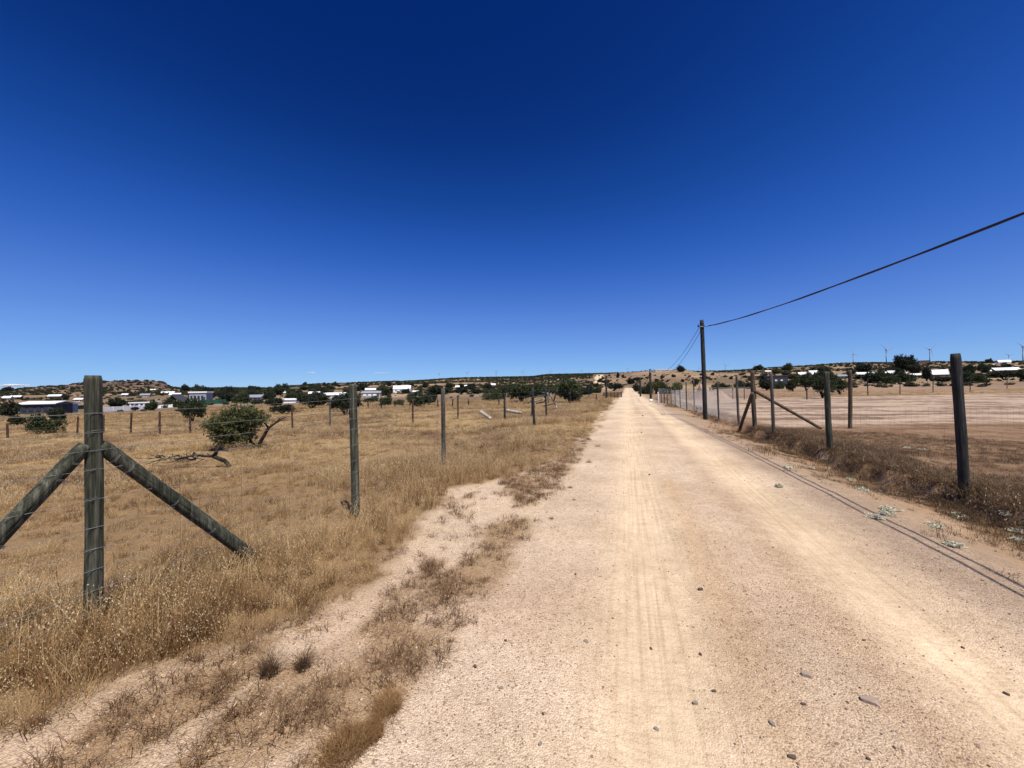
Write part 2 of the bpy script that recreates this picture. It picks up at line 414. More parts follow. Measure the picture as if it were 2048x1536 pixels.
# ------------------------------------------------------------------ land: one polar sheet, split into ground, road and bare plot
azs = np.concatenate([np.radians(np.arange(-180, -63, 3.0)), np.radians(np.arange(-63, 63, 0.15)), np.radians(np.arange(63, 180, 3.0))])
rs = np.exp(np.arange(math.log(0.35), math.log(6000), 0.0155))
NA, NRr = len(azs), len(rs)
A, R = np.meshgrid(azs, rs)
X = (R*np.sin(A)).ravel(); Y = (R*np.cos(A)).ravel(); Zz = H(X, Y)
U, Vv = uv(X, Y); RR = R.ravel()
def mask_fields(x, y):
    """soft masks of what covers the land at a point"""
    u, v = uv(x, y); r = np.hypot(x, y)
    wob = (fbm(v*0.35, u*0+3, 41, 4)-0.5)
    w2 = (fbm(v*1.6, u*1.6, 43, 4)-0.5)
    dense = 1.52 + 0.75*sst(10, 4.5, v) + 0.45*sst(3.5, 1.0, v) + 0.4*np.exp(-((v-5.6)/1.0)**2) + 0.8*wob + 0.6*w2          # dense grass starts this far to the left
    left = sst(dense-0.12, dense+0.18, -u)
    # broken strip of tufts between road and dense grass
    patch = sst(0.42, 0.56, fbm(v*0.8+7, u*1.7, 47, 5) + 0.15*np.exp(-((-u-1.35)/0.25)**2))*sst(0.95, 1.25, -u+0.4*w2)*(1-left)
    redge = 2.85 - 0.25*sst(8, 16, v) + 0.5*wob + 0.4*w2
    right = sst(redge-0.2, redge+0.7, u)
    return dict(u=u, v=v, r=r, left=left, patch=patch, right=right, w2=w2)
mf = mask_fields(X, Y)
C = lambda *a: np.array(a)[None, :]
gravel = C(.585, .475, .345); track_c = C(.64, .51, .345); litter = C(.235, .160, .085); verge = C(.34, .245, .160)
field = C(.32, .232, .120); far_c = C(.235, .170, .105); plot_c = C(.40, .305, .225); hill_c = C(.115, .082, .060)
def L(a, b, t): return a*(1-t[:, None]) + b*t[:, None]
f1 = fbm(X*0.35, Y*0.35, 61, 5); f2 = fbm(X*1.8, Y*1.8, 67, 4); f3 = fbm(X/35, Y/35, 71, 4); f4 = fbm(X/140, Y/140, 73, 4)
tr1 = np.exp(-((U-0.10+0.10*(vn(Vv*0.3, 0*Vv, 3)-.5))/0.40)**2); tr2 = np.exp(-((U-1.82+0.14*(vn(Vv*0.25, 0*Vv, 4)-.5))/0.34)**2)
trk = np.clip(tr1*0.95+tr2*0.9, 0, 1)*(RR < 700)
col = np.repeat(gravel, len(X), 0)
col = L(col, C(.64, .53, .41), sst(0.45, 0.7, f2)*0.6)
col = L(col, C(.52, .40, .285), sst(0.45, 0.7, f1)*0.7)
col = L(col, C(.45, .325, .205), np.exp(-((U-0.60)/0.20)**2)*0.8*sst(.35, .6, f1)+np.exp(-((U-1.35)/0.2)**2)*0.5*sst(.35, .6, f2))
col = L(col, C(.37, .29, .215), sst(2.05, 2.6, U)*0.85)
col = L(col, track_c, trk*0.85)
col = L(col, litter*1.35, np.clip(mf['patch']*0.75, 0, 1)*sst(0.35, 0.6, f2+0.1))
col = L(col, litter, mf['left'])
fieldmix = sst(6, 16, RR)*mf['left']
col = L(col, L(np.repeat(field, len(X), 0), C(.165, .100, .055), sst(0.42, 0.60, f1)), fieldmix)
col = L(col, L(np.repeat(verge, len(X), 0), C(.25, .155, .085), sst(0.4, 0.6, f2)*sst(3.2, 4.5, U)), mf['right'])
col = L(col, C(.19, .120, .072), mf['right']*sst(3.9, 4.8, U)*(0.55+0.45*sst(0.4, 0.6, f2))*sst(90, 60, RR))
nearroad = sst(1.4, 2.0, np.abs(U-1.0)/ (1.6+0*U))
# far land
farm = sst(55, 110, RR)*np.where((np.abs(U-0.9) < 2.3) & (Vv > 0) & (Vv < 215), 0.0, 1.0)
fc = L(np.repeat(far_c, len(X), 0), C(.34, .25, .15), sst(0.45, 0.62, f3))
fc = L(fc, C(.13, .095, .06), sst(0.45, 0.65, f4)*0.8)
fc = L(fc, C(.27, .175, .125), sst(0.55, 0.7, fbm(X/90, Y/90, 79, 3))*0.7)
col = L(col, fc, farm)
hillm = sst(500, 700, RR)*(np.arctan2(X, Y) < azel(372, 775)[0])
col = L(col, L(np.repeat(hill_c, len(X), 0), C(.21, .135, .10), sst(0.48, 0.68, fbm(X/9, Y/9, 83, 4))), hillm)
# bare plot on the right between the cross fence and the far fence
pw = (fbm(X*0.3, Y*0.3, 88, 4)-0.5)*1.2
plotm = sst(5.3, 5.9, U+pw*0.4)*sst(14.0, 15.2, Y+pw*1.6)*(1-sst(46.5, 49.5, Y+pw*1.5))
pc = L(np.repeat(plot_c, len(X), 0), C(.17, .115, .080), sst(0.46, 0.60, fbm(X*0.25+3+0.3*Y, Y*1.1+.35*np.sin(X*.2), 91, 6))*0.85)
pc = L(pc, C(.46, .345, .265), sst(0.56, 0.7, fbm(X*0.12, Y*1.1, 93, 4))*0.6)
col = L(col, pc, plotm)
# sandy side track climbing the far hill (seen above the road's crest)
tp = [(1199, 750), (1197, 756), (1201, 760), (1196, 764), (1205, 767), (1214, 760.5)]
SEG = []
for seg in ([0, 1, 2, 3, 4], [2, 5]):
    P = [gp(*tp[k]) for k in seg]
    SEG += list(zip(P[:-1], P[1:]))
dmin = np.full(len(X), 1e9)
for a, b in SEG:
    ab = np.array([b.x-a.x, b.y-a.y]); L2 = (ab**2).sum()+1e-9
    tt = np.clip(((X-a.x)*ab[0]+(Y-a.y)*ab[1])/L2, 0, 1)
    dmin = np.minimum(dmin, np.hypot(X-a.x-tt*ab[0], Y-a.y-tt*ab[1]))
col = L(col, C(.60, .48, .33), 1-sst(2.5, 4.5, dmin/np.clip(RR/350, 1, 4)))
grit = np.clip(1-mf['left']*0.5-plotm*0.6-mf['right']*0.35, 0.2, 1)*(1-sst(12, 40, RR)*0.9)
idx = np.arange(NA*NRr).reshape(NRr, NA)
q = np.stack([idx[:-1], idx[1:], np.roll(idx, -1, 1)[1:], np.roll(idx, -1, 1)[:-1]], -1).reshape(-1, 4)
cu = U[q].mean(1); cv = Vv[q].mean(1); cy = Y[q].mean(1); cr = RR[q].mean(1)
wq = (fbm(cv*0.35, cv*0+3, 41, 4)-0.5)*0.4
isroad = (cu > -1.25+wq) & (cu < 3.05+wq) & (cv < 215) & (cv > -60)
isplot = (plotm[q].mean(1) > 0.5) & ~isroad
def sheet(name, sel, extra=None):
    f = q[sel]; used = np.unique(f); re = np.zeros(NA*NRr+1, np.int64); re[used] = np.arange(len(used))
    me = npmesh(name, np.stack([X[used], Y[used], Zz[used]], 1), re[f], M['ground'], True)
    a = me.color_attributes.new('albedo', 'FLOAT_COLOR', 'POINT')
    a.data.foreach_set('color', np.concatenate([col[used], np.ones((len(used), 1))], 1).astype(np.float32).ravel())
    for nm, arr in (('grit', grit), ('track', trk)):
        b = me.attributes.new(nm, 'FLOAT', 'POINT'); b.data.foreach_set('value', arr[used].astype(np.float32))
    o = link(name, me); o['kind'] = 'structure'; return o
sheet('road', isroad)['label'] = 'pale gravel road with two worn wheel tracks'
sheet('bare_ground', isplot)['label'] = 'scraped pinkish bare plot behind the right hand fence'
sheet('terrain', ~isroad & ~isplot)['label'] = 'dry land, verges, fields and distant hills'
me = npmesh('road_patch', [(0, 0, hz(0, 0))] + [(X[i], Y[i], Zz[i]) for i in range(NA)], [(0, 1+i, 1+(i+1) % NA) for i in range(NA)], M['ground'], True)
a = me.color_attributes.new('albedo', 'FLOAT_COLOR', 'POINT'); a.data.foreach_set('color', [.64, .51, .345, 1]*(NA+1))
b = me.attributes.new('grit', 'FLOAT', 'POINT'); b.data.foreach_set('value', [1.0]*(NA+1))
o = link('road_patch', me); o['kind'] = 'structure'

# ------------------------------------------------------------------ poles of the fences
def post_to(mb, pb, pt, r, seed, sink=0.15, n=16, m=20, bend=0.01, taper=0.95):
    d = (pt-pb).normalized()
    mb.log(pb-d*sink, pt, r, r*taper, seed, n, m, bend); return mb
def on_ground(px, py):
    return gp(px, py)
def wire_pts(P, z, sag=0.02, k=6, seed=0):
    rn = random.Random(seed); out = []
    for a, b in zip(P[:-1], P[1:]):
        a = a+Vector((0, 0, z)); b = b+Vector((0, 0, z)); Ln = (b-a).length
        for i in range(k):
            f = i/k; q = a.lerp(b, f); q.z -= sag*Ln*4*f*(1-f)*0.25 + rn.uniform(-1, 1)*0.003; out.append(q)
    out.append(P[-1]+Vector((0, 0, z))); return out
def ring(mb, c, r, tilt=0.0, seed=0, wr=0.0018):
    rn = random.Random(seed); pts = []
    for i in range(15):
        g = i/14*6.9; pts.append(Vector(c)+Vector((math.cos(g)*r, math.sin(g)*r, tilt*math.cos(g)+0.004*i/14+rn.uniform(-.001, .001))))
    mb.tube(pts, wr, 4)

# -- roadside fence on the left
A0, A1, A2 = gp(185, 1262), gp(711, 1032), gp(887, 930)
A3, A4 = gp(1069, 852), gp(1093, 834); A5, A6 = gp(1140, 813), gp(1178, 800)
fa = thing('roadside_fence', 'wire fence of greenish round posts beside the dry grass, left of the road', 'fence', A0)
AT = [at(187, 751, A0.y), at(705, 768, A1.y), at(886, 776, A2.y), at(1065, 777, A3.y), at(1091, 777, A4.y), at(1141, 777, A5.y), at(1178, 777, A6.y)]
mats_ = ['post_grey', 'post_green', 'post_grey', 'post_dark', 'post_dark', 'post_dark', 'post_dark']
rad_ = [.046, .051, .046, .055, .05, .05, .05]
for k, (b, t_, mm, rr_) in enumerate(zip([A0, A1, A2, A3, A4, A5, A6], AT, mats_, rad_)):
    o = post_to(MB(), b, t_, rr_, 10+k, n=44 if k < 2 else 14, m=60 if k < 2 else 16, bend=0.006).build('post', M['post_green' if k == 0 else mm], fa, True, rel=A0)
    if k == 0: o['label'] = 'thick weathered strainer post with wire wound round it'
up = AT[0]-A0
bt = A0 + up*(1.30/up.length)
dirA = (A1-A0); dirA.z = 0; dirA.normalize()
fr = gp(512, 1122); fl_ = A0 - dirA*1.02; fl_.z = hz(fl_.x, fl_.y)-0.02
for k, ft in enumerate((fr, fl_)):
    dv = (ft-bt).normalized(); hd = Vector((dv.x, dv.y, 0)).normalized()
    o = MB().log(ft+dv*0.12, bt+hd*0.035-Vector((0, 0, 0.02)), .053, .045, 33+k, 40, 56, 0.006, 0.05).build('brace', M['post_green'], fa, True, rel=A0)
    o['label'] = 'round diagonal brace leaning on the strainer post'
    ax_ = (bt-ft).normalized(); e1 = ax_.cross(Vector((0, 0, 1))).normalized(); e2 = ax_.cross(e1); mb = MB()
    for f_ in (.10, .17, .42, .66):
        c_ = bt.lerp(ft, f_)
        for w_ in range(2): mb.tube([c_+ax_*(.008*w_+.006*math.sin(i))+(e1*math.cos(i/12*6.3)+e2*math.sin(i/12*6.3))*.0515 for i in range(14)], .0014, 4)
        mb.tube([c_+e2*.052*(1 if e2.z < 0 else -1), c_+Vector((.01, 0, -.11))], .0012, 3)
    mb.build('tie_wire', M['wire'], fa, rel=A0)['kind'] = 'stuff'
AL = A0 - dirA*3.6; AL.z = hz(AL.x, AL.y)
PA = [AL, A0, A1, A2, A3, A4, A5, A6]
off = Vector((-RP[0], -RP[1], 0))*-0.052
for k, z in enumerate([1.50, 1.37, 1.245, 1.115, 0.91, 0.72, 0.57, 0.43, 0.29, 0.15]):
    mb = MB(); pts = wire_pts([p+off for p in PA], z, 0.015+0.02*(k % 3 == 1), 10, k)
    mb.tube(pts, 0.0016, 4)
    if k < 4:      # barbs
        rn = random.Random(k)
        for a, b in zip(pts[:34], pts[1:35]):
            L_ = (b-a).length; n_ = max(1, int(L_/0.14))
            for i in range(n_):
                c_ = a.lerp(b, (i+.5)/n_)
                for s_ in range(2):
                    v = Vector((rn.uniform(-1, 1), rn.uniform(-1, 1), rn.uniform(-1, 1))).normalized()*0.013
                    mb.tube([c_-v, c_+v], 0.0012, 3)
    for c0, t0, r_ in ((A0, AT[0], .049), (A1, AT[1], .053), (A2, AT[2], .049)):
        ax = (t0-c0); c_ = c0+ax*(z/ax.z)
        ring(mb, c_, r_, 0.012*math.sin(k*2.1), k, .0010)
    mb.build('wire', M['wire'], fa, rel=A0)
for a, b in zip(PA[:3], PA[1:4]):
    L_ = (b-a).length; n_ = int(L_/0.45)
    for i in range(1, n_):
        q0 = a.lerp(b, i/n_)+off
        MB().tube([q0+Vector((0, 0, .15)), q0+Vector((0.004, 0, .6)), q0+Vector((0, 0, .93 if i % 3 else 1.115))], 0.0011, 3).build('stay_wire', M['rust_wire'], fa, rel=A0)

def line_fence(name, label, base, matn, r, wires, group=None, seed=0, wr=0.003, extra=None, topfix=None, sag=.02):
    P = [gp(px, pb) for px, pb, pt in base]
    f = thing(name, label, 'fence', P[0])
    for k, ((px, pb, pt), p) in enumerate(zip(base, P)):
        t_ = at(px + (extra[k] if extra else random.Random(seed+k).uniform(-1, 1)), pt, p.y)
        mm = matn[k] if isinstance(matn, list) else matn
        rr_ = r[k] if isinstance(r, list) else r
        post_to(MB(), p, t_, rr_, seed+k, n=12, m=14, bend=0.012).build('post', M[mm], f, True, rel=P[0])
    for k, z in enumerate(wires):
        MB().tube(wire_pts(P, z, sag, 8, seed+k), wr, 4).build('wire', M['rust_wire'], f, rel=P[0])
    return f, P
random.seed(4)
fb, PB = line_fence('field_fence', 'thin reddish posts and wire crossing the dry field behind the leafy leaning tree', [(-120, 884, 850), (15, 877, 846), (155, 867, 833), (207, 867, 829), (262, 867, 825), (320, 868, 823), (380, 867, 826), (585, 861, 812), (660, 853, 804), (826, 849, 799), (916, 838, 790), (1009, 842, 786), (1064, 838, 792)],
    ['post_red']*7+['post_red', 'post_grey', 'post_red', 'post_dark', 'post_dark', 'post_dark'], [.036]*7+[.036, .046, .045, .04, .055, .045], [.35, .62, .85], seed=50)
for (x0, y0, x1, y1, Zl) in ((960.5, 823, 982, 838, PB[11].y-1.0), (1013, 821, 1043, 826, PB[11].y-.2)):
    a = at(x0, y0, Zl); b = at(x1, y1, Zl-.25)
    MB().log(a, b, .085, .08, int(x0), 14, 10, 0.01).build('hanging_log', M['pale_log'], fb, True, rel=PB[0])['label'] = 'short bleached log hanging on the fence wire'
MB().tube([at(961, 823, PB[11].y-1), at(1009, 821, PB[11].y), at(1043, 825, PB[11].y-.4), at(1068, 822, A3.y)], .004, 4).build('wire', M['rust_wire'], fb, rel=PB[0])
line_fence('paddock_fence', 'low far fence of short dark posts beyond the middle of the left field', [(700, 821, 805), (736, 819, 803), (763, 820, 803), (790, 815, 801), (820, 813, 800), (876, 815, 799), (905, 814, 798), (937, 811, 797), (998, 811, 796), (1090, 806, 792), (1193, 802, 788)], 'post_dark', .06, [.45, .8], seed=80, wr=.006)
line_fence('far_plot_fence', 'line of thin dark posts along the far edge of the bare plot', [(1614, 799, 779), (1736, 791, 758), (1800, 788, 757), (1866, 785, 755), (1940, 783, 752), (2014, 777, 753), (2095, 776, 750)], ['post_dark']*7, [.055]*7, [.5, 1.0, 1.45], seed=90, wr=.006)
line_fence('second_far_fence', 'short row of slim posts in dry grass behind the far plot fence', [(1826, 773, 760), (1855, 772, 760), (1882, 771, 759), (1892, 770, 758), (1930, 769, 757)], 'post_dark', .07, [.8], seed=95, wr=.008)

# -- fence of tall posts on the right of the road, with chain link further on
DB = [(1927, 987, 1911, 707, .060, 'post_dark'), (1661, 899, 1652, 743, .060, 'post_green'), (1547, 868, 1541, 743, .050, 'post_grey'), (1478, 849, 1473, 749, .050, 'post_grey'),
      (1438, 837, 1435, 761, .045, 'post_grey'), (1408, 828, 1406, 762, .045, 'post_grey'), (1389, 822, 1387, 760, .045, 'post_grey'), (1374, 819, 1372, 764, .045, 'post_grey'), (1361, 815, 1360, 768, .045, 'post_grey'),
      (1351, 812, 1350, 774, .05, 'post_grey'), (1343, 810, 1342, 778, .05, 'post_grey'), (1335, 808, 1334, 780, .05, 'post_grey'), (1329, 807, 1328, 781, .05, 'post_grey'), (1323, 806, 1322, 783, .05, 'post_grey'), (1317, 805, 1316, 784, .06, 'white_wall')]
PD = [gp(d[0], d[1]) for d in DB]; D0 = PD[0]
fd = thing('tall_post_fence', 'row of tall leaning posts right of the road with grey chain link further on', 'fence', D0)
for k, (d, p) in enumerate(zip(DB, PD)):
    o = post_to(MB(), p, at(d[2], d[3], p.y), d[4], 120+k, n=22 if k < 2 else 12, m=30 if k < 2 else 14, bend=.012).build('post', M[d[5]], fd, True, rel=D0)
Dm = D0 + (D0-PD[1])*1.0; Dm.z = hz(Dm.x, Dm.y)
PDn = [Dm]+PD[:4]
for k, z in enumerate([1.09, .93, .78, .62, .47, .32, .18, .06]):
    MB().tube(wire_pts(PDn, z, .025, 10, 200+k), .0014, 4).build('wire', M['rust_wire'], fd, rel=D0)
mb = MB()
for a, b in zip(PDn[:-1], PDn[1:]):
    n_ = int((b-a).length/.3)
    for i in range(n_):
        q0 = a.lerp(b, i/n_); mb.tube([q0+Vector((0, 0, .05)), q0+Vector((.01, 0, .5)), q0+Vector((0, 0, .93))], .0010, 3)
mb.build('stay_wire', M['rust_wire'], fd, rel=D0)
def chain(P, h, pitch, wr):
    """diamond mesh of thin wires along a ground polyline"""
    mb = MB(); cum = [0]
    for a, b in zip(P[:-1], P[1:]): cum.append(cum[-1]+(b-a).length)
    def pt(s, z):
        for a, b, c0, c1 in zip(P[:-1], P[1:], cum[:-1], cum[1:]):
            if s <= c1: return a.lerp(b, (s-c0)/(c1-c0))+Vector((0, 0, z))
        return P[-1]+Vector((0, 0, z))
    T = cum[-1]; n_ = int(T/pitch)
    for sg in (1, -1):
        for i in range(-int(h/pitch)-1, n_+int(h/pitch)+1):
            s0 = i*pitch; s1 = s0+h; z0, z1 = 0.03, h+.03
            if sg < 0: s0, s1 = s1, s0
            lo, hi = 0.0, T
            t0, t1 = 0.0, 1.0
            d = s1-s0
            ta, tb = (lo-s0)/d, (hi-s0)/d
            if ta > tb: ta, tb = tb, ta
            t0, t1 = max(t0, ta), min(t1, tb)
            if t1 <= t0: continue
            mb.tube([pt(s0+d*(t0+(t1-t0)*g), z0+(z1-z0)*(t0+(t1-t0)*g)) for g in (0, .5, 1)], wr, 3, False)
    for z in (.03, h*.5, h+.03): mb.tube([pt(T*i/40, z) for i in range(41)], wr*1.3, 4)
    return mb
chain(PD[3:], 1.42, .085, .0024).build('chain_link_mesh', M['link'], fd, rel=D0)

# cross fence with the braced brown corner post
E0 = gp(1511, 856); E1 = gp(1700, 857); E2 = gp(1918, 858.5); E3 = gp(2130, 860); E4 = gp(2350, 860)
fe = thing('cross_fence', 'mesh fence with braced brown corner post in front of the bare plot', 'fence', E0)
for k, (p, tx, ty, r_, m_) in enumerate(((E0, 1504, 741, .075, 'post_brown'), (E1, 1699, 740, .06, 'post_brown'), (E2, 1918, 748, .055, 'post_brown'), (E3, 2128, 740, .06, 'post_brown'))):
    post_to(MB(), p, at(tx, ty, p.y), r_, 160+k, n=14, m=18, bend=.02).build('post', M[m_], fe, True, rel=E0)
MB().log(at(1509, 781, E0.y-.04), gp(1642, 858), .055, .05, 171, 14, 20, .01).build('brace', M['post_brown'], fe, True, rel=E0)
MB().log(at(1504, 785, E0.y-.1), gp(1479, 864), .06, .05, 172, 14, 20, .02).build('brace', M['post_brown'], fe, True, rel=E0)
PE = [E0, E1, E2, E3, E4]
for k, z in enumerate([.04, .15, .26, .38, .5, .62, .75, 1.0, 1.35]):
    MB().tube(wire_pts(PE, z, .015, 8, 220+k), .0018 if z < 1 else .0025, 4).build('wire', M['rust_wire'], fe, rel=E0)
mb = MB()
for a, b in zip(PE[:-1], PE[1:]):
    n_ = int((b-a).length/.16)
    for i in range(n_):
        q0 = a.lerp(b, i/n_); mb.tube([q0+Vector((0, 0, .02)), q0+Vector((0, 0, .75))], .0014, 3)
mb.build('stay_wire', M['rust_wire'], fe, rel=E0)
mb = MB()
for i in range(30):
    q0 = E0.lerp(E3, i/29); mb.V  # soil rucked along the foot of the mesh
G0, G1 = gp(1398, 800), gp(1512, 799)
fg = thing('chain_link_fence', 'grey chain link fence along the far side of the rubble mound', 'fence', G0)
PG = [G0.lerp(G1, i/5) for i in range(6)]
for p in PG: p.z = hz(p.x, p.y)
for k, p in enumerate(PG): post_to(MB(), p, p+Vector((0, 0, 1.5)), .045, 180+k, n=8, m=4).build('post', M['post_grey'], fg, True, rel=G0)
chain(PG, 1.35, .14, .0035).build('chain_link_mesh', M['link'], fg, rel=G0)

# ------------------------------------------------------------------ utility poles and cables
def upole(pb, px_t, py_t, rb, rt, seed, label, sleeve=False):
    t_ = at(px_t, py_t, pb.y)
    u_ = thing('utility_pole', label, 'utility pole', pb)
    post_to(MB(), pb, t_, rb, seed, .3, 18, 30, .004, rt/rb).build('pole', M['post_dark'], u_, True, rel=pb)
    return u_, t_
P0 = gp(1411, 839)
u0, T0 = upole(P0, 1403, 640, .115, .10, 301, 'tall dark wooden utility pole nearest the camera, right of the road')
brk = at(1399.5, 653, P0.y-.12)
MB().box(at(1404, 653, P0.y-.13), (.30, .05, .05)).build('bracket', M['steel'], u0, rel=P0)
for dx in (-.15, .13):
    MB().tube([brk+Vector((.08+dx, 0, -.03)), brk+Vector((.08+dx, 0, .02)), brk+Vector((.08+dx, 0, .10))], [.035, .045, .028], 10).build('insulator', M['cable'], u0, True, rel=P0)
P2 = gp(1302, 804); u2, T2 = upole(P2, 1300, 738, .13, .10, 302, 'second dark utility pole with a white painted foot, beside the chain link corner')
MB().tube([P2+Vector((0, 0, -.02)), P2+Vector((0, 0, .32))], .145, 14).build('painted_foot', M['white_wall'], u2, True, rel=P2)
MB().box(T2+Vector((.15, -.15, -.25)), (.5, .12, .3)).build('bracket', M['steel'], u2, rel=P2)
P3 = gp(1281, 793); u3, T3 = upole(P3, 1280, 757, .15, .12, 303, 'third utility pole standing against the road-side bushes near the crest')
P4 = gp(1213, 797); u4, T4 = upole(P4, 1212, 754, .15, .12, 304, 'dark pole left of the road in front of a flat-topped tree')
zb = float(at(1405, 654, P0.y).z)
for k, (du, dz) in enumerate(((0.0, 0.0), (.14, .05))):
    pts = []
    for i in range(61):
        t_ = 50*i/60; x = P0.x+.08-RD[0]*t_+du*RP[0]*(1 if t_ < 40 else 1); y = P0.y-.1-RD[1]*t_+du*RP[1]
        pts.append(Vector((x, y, zb+dz-.117*t_+.0021*t_*t_+.006*math.sin(t_*9+k*3))))
    tag(MB().tube(pts, .0135, 6).build('power_cable', M['cable'], None, True), ('lower' if k == 0 else 'upper')+' black cable running from the nearest utility pole over the right edge', 'cable')
for k, (a, b, sg) in enumerate(((brk, T2-Vector((0, 0, .15)), 1.15), (brk+Vector((.1, 0, -.12)), T2-Vector((0, 0, .35)), 1.35))):
    pts = [a.lerp(b, i/24)-Vector((0, 0, sg*4*(i/24)*(1-i/24))) for i in range(25)]
    tag(MB().tube(pts, .011, 5).build('power_cable', M['cable']), ('upper' if k == 0 else 'lower')+' slack cable between the nearest and second utility poles', 'cable')
pts = [T2.lerp(T3, i/16)-Vector((0, 0, .2+1.2*4*(i/16)*(1-i/16))) for i in range(17)]
tag(MB().tube(pts, .015, 5).build('power_cable', M['cable']), 'slack cable between the second and third utility poles', 'cable')

# ------------------------------------------------------------------ bushes and trees
def leafcloud(ells, ncl, nl, size, spread, seed, stretch=1.7, droop=0.0):
    rg = np.random.default_rng(seed); ells = np.array(ells, float)
    wgt = ells[:, 3]*ells[:, 4]*ells[:, 5]; e = ells[rg.choice(len(ells), ncl, p=wgt/wgt.sum())]
    d = rg.normal(size=(ncl, 3)); d /= np.linalg.norm(d, axis=1)[:, None]
    rr = rg.uniform(0.25, 1, ncl)**0.45*np.where(rg.uniform(0, 1, ncl) < .14, 1.22, 1.0)
    cc = e[:, :3] + d*rr[:, None]*e[:, 3:6]
    dirs = d + rg.normal(size=(ncl, 3))*.5 + np.array([0, 0, .35]); dirs /= np.linalg.norm(dirs, axis=1)[:, None]
    t = rg.uniform(-1, 1, (ncl, nl, 1)); c = cc[:, None]+dirs[:, None]*t*spread*1.6 + rg.normal(size=(ncl, nl, 3))*spread*.35
    c = c.reshape(-1, 3); n = len(c)
    a = rg.normal(size=(n, 3)) + np.repeat(dirs, nl, 0)*.9; a /= np.linalg.norm(a, axis=1)[:, None]
    b = rg.normal(size=(n, 3)); b -= a*(a*b).sum(1)[:, None]; b /= np.linalg.norm(b, axis=1)[:, None]
    s = size*rg.uniform(.6, 1.3, n)[:, None]
    V = np.stack([c-a*s*stretch*.5, c+b*s*.35, c+a*s*stretch*.5, c-b*s*.35], 1).reshape(-1, 3)
    V[:, 2] = np.maximum(V[:, 2], 0.01)
    return V, np.arange(4*n).reshape(-1, 4)
def branches(mb, base, ells, nb, r, seed, twist=.25):
    rn = random.Random(seed)
    for k in range(nb):
        e = ells[k % len(ells)]
        tip = Vector((e[0]+rn.uniform(-.6, .6)*e[3], e[1]+rn.uniform(-.6, .6)*e[4], e[2]+rn.uniform(-.1, .6)*e[5]))
        p = [Vector(base)+Vector((rn.uniform(-.05, .05), rn.uniform(-.05, .05), -.05))]
        for i in range(1, 6):
            q = p[0].lerp(tip, i/5)+Vector((rn.uniform(-1, 1), rn.uniform(-1, 1), rn.uniform(-.5, 1)))*twist*.3*math.sin(i/5*3.14); p.append(q)
        mb.tube(p, [r*(1-.16*i) for i in range(6)], 6)
        for j in range(3):
            s_ = p[rn.randint(2, 5)]; mb.tube([s_, s_+Vector((rn.uniform(-.3, .3), rn.uniform(-.3, .3), rn.uniform(0, .35)))], [r*.35, r*.1], 4)
PROTO = {}
def proto(key, ells, base, nb, r, ncl, nl, size, spread, mt, seed):
    V, Fq = leafcloud(ells, ncl, nl, size, spread, seed)
    mb = MB(); branches(mb, base, ells, nb, r, seed)
    PROTO[key] = (npmesh(key+'_crown', V, Fq, M[mt]), mesh(key+'_trunk', mb.V, mb.F, M['bark'], True))
rn = random.Random(77)
def lumps(n, rx, rz, z0, s0, s1):
    out = []
    for k in range(n):
        g = rn.uniform(0, 6.28); q = rn.uniform(.15, 1)**.6
        out.append((math.cos(g)*rx*q, math.sin(g)*rx*q, z0+rn.uniform(-1, 1)*rz, s0*rn.uniform(.7, 1.3), s0*rn.uniform(.7, 1.3), s1*rn.uniform(.7, 1.3)))
    return out
# every prototype is 2 m wide and 1 m high
for v_ in range(3):
    proto('round%d' % v_, lumps(7, .62, .18, .46, .40, .38), (0, 0, 0), 7, .045, 560, 11, .085, .10, ('leaf', 'leaf_dark', 'leaf_olive')[v_], 500+v_)
    proto('umbrella%d' % v_, lumps(12, .70, .13, .66, .36, .26), (0, 0, 0), 9, .04, 560, 11, .08, .09, ('leaf', 'leaf_dark', 'leaf')[v_], 520+v_)
    proto('tall%d' % v_, lumps(8, .5, .22, .60, .42, .30), (0, 0, 0), 6, .06, 600, 11, .085, .10, ('leaf_dark', 'leaf', 'leaf_bright')[v_], 540+v_)
PR = {}
def tree(px, pb, wpx, hpx, kind, label, group=None, name='bush', cat='bush', rfall=None, seed=0):
    p = gp(px, pb, rfall=rfall); m_ = pxm(p); w_ = wpx*m_; h_ = hpx*m_
    wi = w_*math.cos(math.atan2(p.x, p.y))*1.15
    rz = random.Random(int(px*7+pb)).uniform(0, 6.28)
    sc_ = (wi/2, wi/2, h_)
    if kind not in PR:
        r = thing(name, label, cat, p, rz, group, sc_)
        link('crown', PROTO[kind][0], r); link('trunk', PROTO[kind][1], r); PR[kind] = r; return r
    r = dup(PR[kind], p, rz, sc_, label, group, cat); r.name = name; return r
